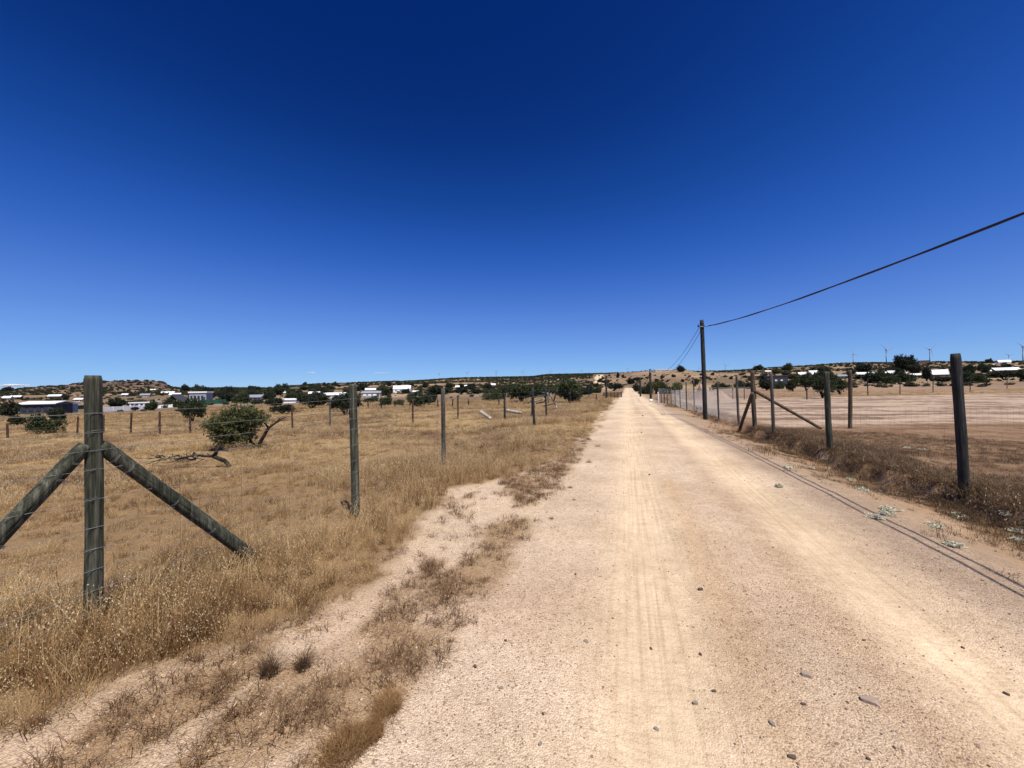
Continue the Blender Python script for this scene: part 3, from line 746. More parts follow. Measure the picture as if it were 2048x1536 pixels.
T = [ # px, base row, width, height, kind, name, label
 (28,834,60,30,'round1','bush','dark rounded bush at the left edge, left of the long white-roofed shed'),
 (38,853,42,20,'umbrella2','bush','low brownish bush at the left edge, under the dark rounded one'),
 (98,867,72,36,'round0','bush','nearest green bush at the far left, below the long shed'),
 (112,843,44,26,'round1','bush','dark bush right behind the nearest green bush at the far left'),
 (104,825,18,13,'round1','bush','small dark bush in front of the grey wall of the long shed'),
 (145,824,18,11,'round2','bush','small dark bush just right of the long shed'),
 (131,800,18,11,'round1','bush','small round bush between hill and long shed'),
 (303,824,30,20,'tall1','bush','small green tree in front of the white boundary wall'),
 (350,812,36,13,'round0','bush','green bush in front of the dark pointed roof'),
 (384,847,52,46,'umbrella0','thorn_tree','dark thorn tree with bare forked trunks beside the white wall'),
 (562,829,48,18,'umbrella1','thorn_tree','dark flat-topped thorn tree behind the bare leaning trunk'),
 (545,812,44,16,'round1','bush','dark bush in front of the grey roofed house'),
 (537,800,26,14,'tall0','thorn_tree','small dark tree above the grey roofed house'),
 (588,793,26,13,'round1','bush','dark bush above the long white wall'),
 (624,818,60,30,'umbrella1','thorn_tree','broad dark thorn tree right of the long white wall'),
 (645,812,22,25,'round1','bush','dark bush at the left end of the pale barn'),
 (693,832,62,42,'umbrella1','thorn_tree','dark thorn tree partly hidden by the green second roadside post'),
 (740,806,34,12,'round0','bush','low green bush right of the green second roadside post'),
 (770,812,24,22,'round0','bush','round green bush between the two nearer roadside posts'),
 (798,811,24,12,'round2','bush','low olive bush right of the round green bush'),
 (838,813,58,26,'tall1','bush','wide green bush left of the third roadside post'),
 (862,806,24,20,'round1','bush','dark bush behind the wide green one, left of the third roadside post'),
 (776,791,34,11,'round1','bush','dark bush below the big white-roofed building'),
 (866,789,60,15,'round1','bush','long dark bush right of the big white-roofed building'),
 (921,789,28,11,'umbrella1','thorn_tree','flat dark tree right of the third roadside post'),
 (951,788,22,10,'round1','bush','dark bush in the open field right of the third roadside post'),
 (982,802,36,21,'round0','bush','round green bush in dry grass above the hanging log'),
 (1007,800,14,22,'tall0','thorn_tree','slim dark tree behind the dark forked fence post'),
 (1042,806,50,34,'umbrella0','thorn_tree','broad green thorn tree left of the broken timbers'),
 (1083,793,46,22,'round0','bush','green bush behind the broken timbers'),
 (1140,805,64,42,'tall1','thorn_tree','largest green thorn tree, right of the broken timbers'),
 (1122,796,34,26,'umbrella2','thorn_tree','dark thorn tree at the left flank of the largest one'),
 (1170,790,36,14,'round1','bush','dark bush right of the largest thorn tree'),
 (1192,786,22,12,'round0','bush','small green bush near the left road verge'),
 (1228,782,30,14,'umbrella1','thorn_tree','flat-topped dark tree just left of the road crest'),
 (1212,769,20,9,'umbrella0','thorn_tree','dark tree below the pale side track on the hill'),
 (1193,775,14,8,'round1','bush','small dark bush left below the pale side track'),
 (1258,768,20,11,'round1','bush','dark bush right above the road crest'),
 (1275,764,18,9,'umbrella1','thorn_tree','dark tree with flat crown above the road crest'),
 (1237,756,8,10,'round1','bush','small upright bush on the skyline left of the road crest'),
 (1290,788,26,20,'round0','bush','leftmost green bush of the row right of the road'),
 (1312,788,34,22,'tall2','bush','bright green bush behind the second utility pole'),
 (1336,788,36,20,'round0','bush','green bush right of the second utility pole'),
 (1358,790,26,22,'tall2','bush','tall bright bush at the right end of the roadside row'),
 (1270,783,20,14,'round1','bush','dark bush at the right shoulder of the road crest'),
 (1390,773,16,13,'tall0','thorn_tree','small tree on the slope left of the nearest utility pole'),
 (1430,778,18,11,'round0','bush','green bush just right of the nearest utility pole'),
 (1452,777,26,10,'round0','bush','low green bush behind the rubble mound'),
 (1478,777,30,13,'round0','bush','green hedge bush left of the braced corner post'),
 (1500,778,22,12,'round1','bush','dark hedge bush behind the braced corner post'),
 (1533,781,32,20,'tall0','thorn_tree','dark green tree in front of the dark house'),
 (1556,778,22,14,'round0','bush','small green bush below the white windows of the dark house'),
 (1585,783,30,24,'tall1','thorn_tree','round green tree left of the tall greenish post'),
 (1612,782,34,30,'umbrella0','thorn_tree','spreading thorn tree left of the tall greenish post'),
 (1645,796,52,46,'umbrella0','thorn_tree','largest spreading thorn tree at the plot edge, crossed by the greenish post'),
 (1680,789,38,34,'umbrella2','thorn_tree','spreading thorn tree right of the greenish post'),
 (1664,762,22,16,'round1','bush','dark bush above the spreading thorn trees'),
 (1724,746,40,18,'round1','bush','wide dark bush above the left white roof'),
 (1810,745,46,30,'tall0','broadleaf_tree','biggest round dark tree on the right skyline'),
 (1735,766,54,20,'round1','bush','long dark hedge under the left white roof'),
 (1780,766,46,18,'round0','bush','green hedge under the middle of the white roofs'),
 (1815,764,34,20,'round0','bush','green hedge between the two long white roofs'),
 (1853,762,20,24,'tall0','broadleaf_tree','slim dark tree in front of the right white roof'),
 (1880,763,50,9,'round1','bush','low dark hedge under the right white roof'),
 (1910,760,26,26,'tall0','broadleaf_tree','dark tree just left of the tall dark post'),
 (1944,750,36,20,'round1','bush','dark round bush right of the tall dark post'),
 (1952,766,54,22,'round0','bush','broad green bush right of the tall dark post'),
 (2010,760,62,18,'umbrella1','thorn_tree','broad flat-topped tree near the right edge'),
 (2050,762,50,22,'umbrella0','thorn_tree','flat-topped tree cut by the right edge'),
 (1979,726,18,8,'round1','bush','small round bush on the right skyline'),
 (367,782,22,12,'round1','broadleaf_tree','dark trees at the right foot of the rocky hill'),
 (726,777,24,9,'round1','bush','dark bush on the slope above the white barn'),
 (781,772,14,7,'round1','bush','small dark bush on the slope above the big white-roofed building'),
 (556,777,10,6,'round1','bush','small dark bush on the low rise left of the green post'),
 (241,761,9,6,'round1','bush','single bush on top of the rocky hill'),
 (450,803,44,16,'round1','bush','dark bush behind the green netting'),
 (480,806,40,18,'round0','bush','green bush right of the green netting'),
 (440,793,40,10,'round1','bush','dark hedge right of the grey two-storey house'),
 (230,813,46,14,'round1','bush','dark hedge behind the left half of the white boundary wall'),
 (270,812,44,13,'round2','bush','dark hedge behind the right half of the white boundary wall'),
 (455,786,30,8,'round1','bush','dark far bush in the middle of the left plain'),
 (60,822,36,8,'round1','bush','dark low bush in front of the long shed'),
 (20,782,30,8,'round1','broadleaf_tree','dark grove on the left skyline'),
 (1358,744,20,12,'round1','broadleaf_tree','dark round tree on the hilltop left of the nearest utility pole'),
]
for (px, pb, w_, h_, k_, n_, l_) in T:
    tree(px, pb, w_, h_, k_, l_, None, n_, {'bush': 'bush', 'thorn_tree': 'tree', 'broadleaf_tree': 'tree'}[n_], rfall=1000)

# smaller bushes scattered singly over the plain and the slopes
rn = random.Random(9)
REG = [((0, 345, 776, 793), 34, 'small dark bush on the rocky hill on the left', 'bushes on the rocky hill', (5, 9)),
       ((380, 640, 783, 799), 55, 'small dark bush on the plain between the far roofs', 'bushes among the far roofs', (10, 30)),
       ((600, 1180, 766, 790), 110, 'small dark bush on the slope behind the left field', 'bushes on the middle slope', (9, 30)),
       ((1190, 1500, 748, 772), 60, 'small dark bush dotted on the hill beyond the road crest', 'bushes on the hill beyond the crest', (5, 11)),
       ((1500, 2048, 738, 764), 62, 'small dark bush on the slope behind the right hand plot', 'bushes on the right hand slope', (9, 30)),
       ((0, 420, 800, 826), 16, 'small olive bush near the far left houses', 'bushes near the left houses', (8, 18))]
for (x0, x1, y0, y1), n_, l_, g_, (s0, s1) in REG:
    for k in range(n_):
        px = rn.uniform(x0, x1); py = rn.uniform(y0, y1)
        if abs(px-1255) < 30 and py > 760: continue
        v_ = rn.choice(['round0', 'round1', 'round2', 'umbrella1', 'round1'])
        s_ = rn.uniform(s0, s1)*(min(1, max(.3, (py-762)/24)) if 500 < px < 1200 else 1)
        tree(px, py, s_, s_*rn.uniform(.35, .6), v_, l_, g_, 'bush', 'bush', 900)

# the leafy thorn tree with a leaning bare trunk
P = gp(516, 897); s_ = pxm(P)
def loc(px, py, dz=0.0): return at(px, py, P.y+dz)-P
tt = thing('thorn_tree', 'nearest leafy thorn tree with a dark bare trunk leaning to the right', 'tree', P)
c1 = loc(482, 846); c2 = loc(455, 850); c3 = loc(512, 836); c4 = loc(497, 868); c5 = loc(470, 872); c6 = loc(490, 824)
E_ = [(c.x, c.y+dy, c.z, rx, ry, rz) for c, dy, rx, ry, rz in ((c1, -.3, .5, .5, .32), (c2, -.35, .32, .35, .30), (c3, -.15, .36, .4, .24), (c4, -.3, .34, .4, .2), (c5, -.4, .3, .3, .18), (c6, -.2, .38, .4, .2))]
V_, F_ = leafcloud(E_, 900, 12, .042, .085, 91, 2.2); link('crown', npmesh('thorn_crown', V_, F_, M['leaf_bright']), tt)
mb = MB()
tr_ = [Vector((0, 0, -.08)), loc(520, 885), loc(530, 868, -.05), loc(537, 856), loc(552, 845, .1), loc(563, 838, .15)]
mb.tube(tr_, [.060, .052, .045, .038, .028, .016], 9)
mb.tube([loc(563, 838, .15), loc(575, 833, .2), loc(583, 833, .2)], [.016, .010, .004], 5)
mb.tube([loc(552, 845, .1), loc(560, 836), loc(575, 830)], [.018, .010, .004], 5)
mb.tube([loc(537, 856), loc(530, 846, -.1), loc(517, 842, -.2)], [.03, .022, .012], 6)
mb.tube([Vector((0, 0, -.08)), loc(505, 886, -.1), loc(496, 876, -.2), loc(490, 862, -.3), loc(485, 845, -.3)], [.05, .035, .03, .025, .012], 7)
mb.tube([loc(496, 876, -.2), loc(480, 868, -.3), loc(460, 860, -.4), loc(440, 852, -.4)], [.026, .02, .014, .006], 6)
rn = random.Random(5)
for i in range(26):
    e = rn.choice(E_); q0 = Vector((e[0], e[1], e[2])); d = Vector((rn.uniform(-1, 1), rn.uniform(-1, 1), rn.uniform(-.5, .9))).normalized()
    mb.tube([loc(488, 862, -.3), q0, q0+Vector((d.x*e[3], d.y*e[4], d.z*e[5]))*1.25], [.012, .009, .002], 4)
for i in range(12):
    q0 = loc(545+rn.uniform(-8, 25), 845+rn.uniform(-8, 6), .1); mb.tube([q0, q0+Vector((rn.uniform(-.1, .3), rn.uniform(-.1, .1), rn.uniform(0, .22)))], [.006, .002], 4)
mb.build('trunk', M['bark'], tt, True)

# dead branch lying in the grass
P = gp(455, 935)
def loc(px, py, dz=0.0): return at(px, py, P.y+dz)-P
db = thing('dead_branch', 'dark dead branch lying in the dry grass below the leafy thorn tree', 'branch', P)
mb = MB()
mb.log(loc(461, 936), loc(450, 921), .045, .04, 3, 10, 5); mb.log(loc(451, 922), loc(424, 912), .045, .038, 4, 10, 5)
mb.tube([loc(428, 913), loc(434, 901), loc(442, 888)], [.04, .034, .026], 8)
mb.tube([loc(436, 895), loc(428, 892)], [.012, .005], 5)
mb.tube([loc(426, 912), loc(408, 912), loc(390, 909, .05), loc(370, 915, .1), loc(350, 918, .15)], [.036, .028, .022, .015, .010], 7)
mb.tube([loc(418, 911), loc(414, 906)], [.014, .006], 5)
mb.tube([loc(392, 909), loc(388, 905), loc(384, 911)], [.02, .016, .008], 5)
mb.build('stem', M['bark'], db, True)
mb = MB(); rn = random.Random(6)
for i in range(46):
    q0 = loc(rn.uniform(320, 410), 914+rn.uniform(-4, 6), rn.uniform(-.2, .4))
    d = Vector((rn.uniform(-.5, -.05), rn.uniform(-.2, .2), rn.uniform(-.14, .14))); mb.tube([q0, q0+d*.5+Vector((0, 0, rn.uniform(-.03, .03))), q0+d], [.009, .006, .002], 4)
mb.build('twigs', M['bark'], db, True)

# broken timbers leaning in the grass
P = gp(1098, 822)
def loc(px, py, dz=0.0): return at(px, py, P.y+dz)-P
tm = thing('timber_heap', 'broken grey timbers leaning against each other right of two dark fence posts', 'timber heap', P)
rn = random.Random(8)
for k, (x0, y0, x1, y1) in enumerate(((1100, 789, 1112, 812), (1111, 790, 1107, 804), (1061, 796, 1092, 790), (1063, 804, 1090, 798), (1072, 807, 1092, 803), (1084, 785, 1100, 787), (1095, 786, 1097, 806), (1087, 812, 1112, 806), (1056, 806, 1066, 799), (1112, 812, 1124, 838))):
    MB().log(loc(x0, y0, rn.uniform(-.4, .4)), loc(x1, y1, rn.uniform(-.4, .4)), .05, .045, 400+k, 8, 5).build('timber', M['post_grey' if k % 3 else 'pale_log'], tm, True)
P = gp(1222, 795)
pen = thing('wooden_pen', 'dark wooden pen of planks left of the road below the flat-topped tree', 'pen', P); s_ = pxm(P)
for k in range(6): MB().log(Vector(((-14+k*7)*s_, 0, -.1)), Vector(((-14+k*7)*s_, 0, .9)), .07, .06, k, 8, 4).build('post', M['post_red'], pen, True)
for k in range(4): MB().box((3.5*s_, .07, .15+k*.2), (38*s_, .05, .12)).build('plank', M['post_red'], pen)

# ------------------------------------------------------------------ houses
def house(px0, px1, pt, pb, wall, roof, label, style='gable', rf=.35, nwin=3, name='house', depth=None, rz=0.0, win='glass', cat='house', door=True, base=None):
    pm = (px0+px1)/2; P = gp(pm, base or pb); s_ = pxm(P); az = math.atan2(P.x, P.y)
    w_ = (px1-px0)*s_*math.cos(az)**1.0; h_ = (pb-pt)*s_; d_ = depth or max(4.0, min(w_*.6, 12)); hw = h_*(1-rf); hr = h_*rf
    rzz = -az*0.6+rz
    hs = thing(name, label, cat, P, rzz)
    MB().box((0, 0, hw/2-.4), (w_, d_, hw+.8)).build('wall', M[wall], hs)
    mb = MB(); ov = .35
    if style == 'gable':
        b = 0; x = w_/2+ov; y = d_/2+ov; th = .15
        for z_ in (hw, hw+th):
            mb.V += [Vector((-x, -y, z_)), Vector((x, -y, z_)), Vector((x, 0, z_+hr-th)), Vector((-x, 0, z_+hr-th)), Vector((x, y, z_)), Vector((-x, y, z_))]
        mb.F += [(6, 7, 8, 9), (9, 8, 10, 11), (0, 3, 2, 1), (3, 5, 4, 2), (0, 1, 7, 6), (5, 11, 10, 4), (1, 2, 8, 7), (2, 4, 10, 8), (0, 6, 9, 3), (3, 9, 11, 5)]
    elif style == 'mono':
        x = w_/2+ov; y = d_/2+ov; th = .15
        for z_ in (0, th): mb.V += [Vector((-x, -y, hw+z_)), Vector((x, -y, hw+z_)), Vector((x, y, hw+hr+z_)), Vector((-x, y, hw+hr+z_))]
        mb.F += [(4, 5, 6, 7), (0, 3, 2, 1), (0, 1, 5, 4), (1, 2, 6, 5), (2, 3, 7, 6), (3, 0, 4, 7)]
    elif style == 'aframe':
        x = w_/2+.4; y = d_/2+.3; th = .25
        for y_ in (-y, y): mb.V += [Vector((-x, y_, 0)), Vector((0, y_, h_)), Vector((x, y_, 0)), Vector((x-th*2, y_, 0)), Vector((0, y_, h_-th*2)), Vector((-x+th*2, y_, 0))]
        mb.F += [(0, 1, 4, 5), (1, 2, 3, 4), (6, 11, 10, 7), (7, 10, 9, 8), (0, 6, 7, 1), (1, 7, 8, 2), (5, 4, 10, 11), (4, 3, 9, 10)]
    else:
        mb.box((0, 0, hw+hr/2), (w_+.5, d_+.5, hr))
    mb.build('roof', M[roof], hs)
    for k in range(nwin):
        x = -w_/2+w_*(k+.6)/(nwin+.2+door*.5); MB().box((x, -d_/2-.02, hw*.55), (min(1.6, w_*.5/nwin), .1, min(1.2, hw*.4))).build('window', M[win], hs)
    if door: MB().box((w_/2-w_*.12, -d_/2-.02, min(1.0, hw*.4)), (min(1.0, w_*.12), .1, min(2.0, hw*.8))).build('door', M['dark_wall'], hs)
    return hs
house(60, 130, 802, 828, 'dark_wall', 'white_roof', 'long dark blue shed with white roof at the far left', rf=.22, nwin=4, name='shed', cat='shed', depth=7)
house(126, 147, 805, 826, 'grey_wall', 'white_roof', 'small grey annex at the right end of the long blue shed', rf=.15, nwin=1, name='shed', cat='shed', style='flat')
house(264, 318, 800, 808, 'white_wall', 'white_roof', 'low white building with a long dark window band above the white boundary wall', style='flat', rf=.2, nwin=5, base=812)
house(226, 249, 802, 810, 'dark_wall', 'white_roof', 'small dark shed with thin white roof left of the white building', 'mono', .2, 1, 'shed', cat='shed')
house(334, 375, 788, 808, 'dark_wall', 'dark_roof', 'dark house with a steep pointed roof behind the green bush', 'aframe', .85, 0, door=False, depth=8)
house(386, 420, 783, 806, 'grey_wall', 'white_roof', 'grey two-storey house with flat white roof', 'flat', .12, 4, depth=7)
house(498, 524, 790, 802, 'grey_wall', 'grey_roof', 'low grey roofed house left of the dark tree', 'mono', .4, 2)
house(546, 595, 795, 804, 'white_wall', 'white_roof', 'long plain white barn behind the bare leaning trunk', 'gable', .3, 0, 'barn', cat='barn', door=False, base=806)
house(518, 534, 785, 790, 'white_wall', 'white_roof', 'tiny white roofed house left of the slim dark tree', 'gable', .6, 1)
house(548, 576, 782, 789, 'brown_wall', 'white_roof', 'white roofed house above the long white barn', 'gable', .6, 2)
house(618, 640, 783, 790, 'brown_wall', 'white_roof', 'white roofed house above the broad dark thorn tree', 'gable', .6, 2)
house(648, 694, 785, 796, 'white_wall', 'white_roof', 'pale barn with blue end just left of the green post', 'gable', .45, 2, 'barn', cat='barn')
house(725, 762, 782, 794, 'grey_wall', 'grey_roof', 'grey shed with pale doors right of the green post', 'gable', .35, 3, 'shed', cat='shed', win='white_wall')
house(731, 752, 776, 783, 'brown_wall', 'white_roof', 'white roofed house above the grey shed', 'gable', .6, 1)
house(788, 822, 771, 785, 'white_wall', 'white_roof', 'big white building with two-step roof on the middle slope', 'gable', .5, 3, depth=14)
house(826, 838, 781, 786, 'cream_wall', 'white_roof', 'small pale house right of the big white building', 'gable', .5, 1)
house(911, 919, 771, 776, 'cream_wall', 'white_roof', 'leftmost tiny white roof above the third roadside post', 'gable', .6, 1)
house(929, 943, 770, 776, 'cream_wall', 'white_roof', 'wider tiny white roof above the third roadside post', 'gable', .6, 1)
house(982, 991, 767, 772, 'cream_wall', 'white_roof', 'tiny white roof on the slope left of the dark post pair', 'gable', .6, 1)
house(8, 24, 792, 799, 'cream_wall', 'white_roof', 'pale roofed house at the left edge of the plain', 'gable', .6, 1)
house(22, 44, 791, 797, 'brown_wall', 'white_roof', 'long low white roof near the left edge', 'gable', .55, 2)
house(98, 124, 789, 797, 'brown_wall', 'white_roof', 'brown house with white roof at the foot of the rocky hill', 'gable', .45, 2)
house(152, 168, 796, 803, 'cream_wall', 'white_roof', 'small cream house left of the big strainer post', 'gable', .45, 1)
house(245, 257, 787, 792, 'white_wall', 'white_roof', 'tiny white house at the foot of the rocky hill', 'gable', .5, 1)
house(282, 301, 787, 794, 'cream_wall', 'grey_roof', 'grey roofed house at the foot of the rocky hill', 'gable', .5, 2)
house(323, 350, 783, 789, 'cream_wall', 'white_roof', 'upper long white roof at the right foot of the rocky hill', 'gable', .6, 2)
house(340, 362, 786, 793, 'white_wall', 'white_roof', 'lower white roof just above the pointed dark roof', 'gable', .5, 1)
house(302, 312, 778, 782, 'cream_wall', 'white_roof', 'tiny house halfway up the rocky hill', 'gable', .5, 1)
house(1531, 1574, 751, 770, 'dark_wall', 'dark_roof', 'dark flat house with bright white windows behind the corner post', 'flat', .12, 3, win='white_wall', depth=8)
house(1598, 1650, 744, 757, 'cream_wall', 'white_roof', 'long white roof left of the tall greenish post', 'mono', .75, 0, depth=14, door=False)
house(1713, 1776, 744, 753, 'cream_wall', 'white_roof', 'left one of the two long white roofs', 'mono', .6, 0, depth=8, door=False)
house(1776, 1813, 741, 751, 'cream_wall', 'white_roof', 'short white roof joining the left long roof', 'mono', .6, 0, depth=8, door=False)
house(1858, 1905, 739, 756, 'brown_wall', 'white_roof', 'broad white roof with reddish wall just left of the tall dark post', 'mono', .6, 2, depth=16)
house(1820, 1850, 747, 754, 'brown_wall', 'white_roof', 'low white roof left of the slim dark tree', 'mono', .5, 0, depth=8, door=False)
house(1962, 1982, 739, 746, 'white_wall', 'white_roof', 'small white building right of the tall dark post', 'gable', .5, 1)
house(1985, 2042, 735, 744, 'brown_wall', 'white_roof', 'long white roof near the right edge', 'mono', .6, 3, depth=10)
house(1994, 2022, 720, 727, 'white_wall', 'white_roof', 'white roof on the right skyline', 'gable', .6, 0, door=False)
house(1836, 1858, 721, 729, 'brown_wall', 'dark_roof', 'brown house on the right skyline', 'flat', .2, 3)
house(1979, 1988, 728, 734, 'white_wall', 'white_roof', 'tiny white house below the right skyline', 'gable', .4, 1)
house(1618, 1637, 741, 746, 'cream_wall', 'white_roof', 'thin white roof above the long white roof', 'mono', .5, 1)
house(1674, 1694, 749, 756, 'grey_wall', 'grey_roof', 'grey roof between the two brown and green posts', 'mono', .5, 1)
house(1310, 1344, 738, 744, 'cream_wall', 'grey_roof', 'pale roofed house on the hilltop beyond the road', 'gable', .5, 3)
house(1530, 1542, 741, 745, 'cream_wall', 'white_roof', 'tiny white roof above the dark flat house', 'gable', .5, 1)
# white boundary wall and green netting screen
def screen(name, label, cat, pts, hpx, mt, th=.2, capm=None):
    P = [gp(*q) for q in pts]; o_ = P[0]; r = thing(name, label, cat, o_)
    mb = MB(); cp = MB()
    for a, b in zip(P[:-1], P[1:]):
        d = b-a; L_ = math.hypot(d.x, d.y); h_ = hpx*pxm(a); c_ = (a+b)/2
        mb.box((c_.x, c_.y, c_.z+h_/2-.3), (L_, th, h_+.6), math.atan2(d.y, d.x))
        for i in range(int(L_/3)+1):
            q_ = a.lerp(b, i*3/L_); cp.box((q_.x, q_.y, q_.z+h_/2), (.25, th+.06, h_+.04), math.atan2(d.y, d.x))
    mb.build('panel', M[mt], r, rel=o_); cp.build('pillar', M[capm or mt], r, rel=o_)
screen('boundary_wall', 'long bright white boundary wall in the field behind the strainer post', 'wall', [(205, 823.5), (288, 819)], 9, 'white_wall')
screen('boundary_wall', 'short white wall stretch right of the small green tree', 'wall', [(316, 816.5), (345, 814.5)], 6, 'white_wall')
screen('netting_screen', 'green netting screen left of the second field fence posts', 'screen', [(398, 808.5), (452, 807.5)], 9, 'green_net', .05, 'post_dark')
screen('netting_screen', 'short green netting screen beside the long blue shed', 'screen', [(147, 819), (168, 818)], 8, 'green_net', .05, 'post_dark')

# ------------------------------------------------------------------ wind turbines, clouds
def turbine(pxh, pyh, vis, label, ph, seed):
    Z = 85*F/(vis+3); Z = min(Z, 5200); top = at(pxh, pyh, Z); x, y = top.x, top.y; zb_ = hz(x, y)-2; Ht = top.z-zb_
    r = thing('wind_turbine', label, 'wind turbine', (x, y, zb_), math.radians(random.Random(seed).uniform(-25, 25)))
    MB().tube([(0, 0, 0), (0, 0, Ht*.5), (0, 0, Ht)], [2.4, 1.9, 1.3], 12).build('tower', M['turbine'], r, True)
    MB().box((0, 0, Ht+.8), (3.4, 10, 3.4)).build('nacelle', M['turbine'], r)
    MB().tube([(0, -5, Ht+.8), (0, -6.4, Ht+.8), (0, -8, Ht+.8)], [1.9, 1.8, .4], 10).build('hub', M['turbine'], r, True)
    for k in range(3):
        g = ph+k*2*math.pi/3; d = Vector((math.sin(g), 0, math.cos(g))); c = Vector((0, -6.4, Ht+.8)); s_ = d.cross(Vector((0, 1, 0)))
        mb = MB(); b = 0
        for f, w_, th in ((.02, 1.2, 1.1), (.2, 2.6, .7), (.5, 1.8, .45), (.8, 1.1, .25), (1, .3, .1)):
            q0 = c+d*f*42; mb.V += [q0-s_*w_*.8, q0-Vector((0, th, 0)), q0+s_*w_, q0+Vector((0, th, 0))]
        for i in range(4):
            for j in range(4): mb.F.append((i*4+j, i*4+(j+1) % 4, i*4+4+(j+1) % 4, i*4+4+j))
        mb.F += [(3, 2, 1, 0), (16, 17, 18, 19)]
        mb.build('blade', M['turbine'], r)
WT = [(878, 748, 11, 'leftmost wind turbine on the skyline, above the third roadside post'), (935, 746, 10, 'second wind turbine from the left on the skyline'), (992, 743, 13, 'third wind turbine from the left, above the round green bush'),
      (1046, 744, 11, 'fourth wind turbine from the left on the skyline'), (1102, 742, 10, 'wind turbine above the broken timbers'), (1163, 741, 9, 'wind turbine left of the pale side track'),
      (1255, 737, 9, 'wind turbine straight above the road crest'), (1398, 736, 8, 'faint wind turbine just left of the nearest utility pole top line'), (1451, 731, 14, 'wind turbine right of the nearest utility pole'),
      (1508, 731, 11, 'wind turbine above the braced corner post'), (1706, 709, 21, 'leftmost of the large wind turbines at the right'), (1772, 700, 29, 'large wind turbine left of the biggest round tree'),
      (1859, 699, 28, 'large wind turbine above the brown skyline house'), (2045, 694, 30, 'large wind turbine cut by the right edge'), (2017, 711, 12, 'small wind turbine above the white skyline roof')]
for k, (a_, b_, c_, l_) in enumerate(WT): turbine(a_, b_, c_, l_, (.5, 2.7, 0.2, 1.4)[k % 4]+k*.37, k)
mcl, tcl, pcl = mat('cloud', 1.0, 0.0); pcl.inputs['Base Color'].default_value = (.9, .9, .92, 1)
tl_ = N(tcl, 'ShaderNodeBsdfTranslucent'); tl_.inputs[0].default_value = (.9, .9, .92, 1)
tp_ = N(tcl, 'ShaderNodeBsdfTransparent'); m1 = N(tcl, 'ShaderNodeMixShader'); m2 = N(tcl, 'ShaderNodeMixShader'); m1.inputs[0].default_value = .5; m2.inputs[0].default_value = .45
tcl.links.new(pcl.outputs[0], m1.inputs[1]); tcl.links.new(tl_.outputs[0], m1.inputs[2]); tcl.links.new(tp_.outputs[0], m2.inputs[1]); tcl.links.new(m1.outputs[0], m2.inputs[2]); tcl.links.new(m2.outputs[0], tcl.nodes['Material Output'].inputs[0])
import bmesh
for (px, py, w_, h_, l_) in ((623, 745.5, 14, 2.2, 'small white lens cloud low over the left plain'), (763, 746, 26, 1.6, 'faint thin cloud above the middle ridge'), (25, 771, 60, 5, 'faint low cloud bank at the left horizon')):
    bm = bmesh.new(); s_ = 9000/F; rn = random.Random(px)
    for k in range(7):
        fx = (k-3)/3; c = Vector((fx*w_*.4*s_, rn.uniform(-1, 1)*20, rn.uniform(-.2, .2)*h_*s_)); q_ = (1-abs(fx)*.55)
        bmesh.ops.create_icosphere(bm, subdivisions=3, radius=1, matrix=Matrix.Translation(c) @ Matrix.Diagonal((w_*.2*s_, w_*.2*s_, h_*.42*s_*q_, 1)))
    me = bpy.data.meshes.new('cloud'); bm.to_mesh(me); bm.free(); me.materials.append(mcl); me.polygons.foreach_set('use_smooth', [True]*len(me.polygons))
    tag(link('cloud', me, None, at(px, py, 9000)), l_, 'cloud')

# ------------------------------------------------------------------ rubble mound on the plot, debris
P = gp(1425, 801)
g_ = np.linspace(-1, 1, 60); GX, GY = np.meshgrid(g_, g_); s_ = pxm(P)
hh = 31*s_*np.exp(-((GX+.42)/.30)**2-((GY)/.6)**2)+23*s_*np.exp(-((GX-.25)/.32)**2-((GY)/.55)**2)
hh = hh*(1+.55*(fbm(GX*5+9, GY*5, 3, 4)-.5))+.25*(fbm(GX*13, GY*13, 4)-.5)*np.clip(hh, 0, 1)-.05
V_ = np.stack([GX*46*s_, GY*2.6, hh], -1).reshape(-1, 3); ii = np.arange(3600).reshape(60, 60)
me = npmesh('rubble_mound', V_, np.stack([ii[:-1, :-1], ii[:-1, 1:], ii[1:, 1:], ii[1:, :-1]], -1).reshape(-1, 4), M['ground'], True)
a = me.color_attributes.new('albedo', 'FLOAT_COLOR', 'POINT'); a.data.foreach_set('color', [.36, .27, .20, 1]*3600)
b = me.attributes.new('grit', 'FLOAT', 'POINT'); b.data.foreach_set('value', [.6]*3600)
tag(link('rubble_mound', me, None, P), 'heap of pale soil and rubble behind the chain link fence', 'mound')
def lump(name, label, cat, P, d, mt, seed, rz=0.0, group=None, rough=.25, sub=2):
    bm = bmesh.new(); bmesh.ops.create_icosphere(bm, subdivisions=sub, radius=1); rn = random.Random(seed); f = [rn.uniform(0, 6) for _ in range(6)]
    for v in bm.verts:
        k = 1+rough*(math.sin(v.co.x*2.3+f[0])*math.sin(v.co.y*2.7+f[1])+.5*math.sin(v.co.z*4+f[2]+v.co.x*3))+rn.uniform(-.5, .5)*rough*.4
        c = v.co*k; v.co = Vector((max(-.82, min(.82, c.x))*d[0]/1.64, max(-.85, min(.85, c.y))*d[1]/1.7, max(-.5, min(.6, c.z))*d[2]/1.1+d[2]*.32))
    me = bpy.data.meshes.new(name); bm.to_mesh(me); bm.free(); me.materials.append(M[mt])
    o = link(name, me, None, P); o.rotation_euler = (0, 0, rz); return tag(o, label, cat, group)
M['stone'] = flat_mat('grey_stone', (.10, .078, .062), .95, .05, .3, 40)
M['stone_pale'] = flat_mat('pale_stone', (.30, .23, .175), .95, .05, .2, 40)
M['stone_brown'] = flat_mat('brown_stone', (.16, .10, .075), .95, .05, .3, 40)
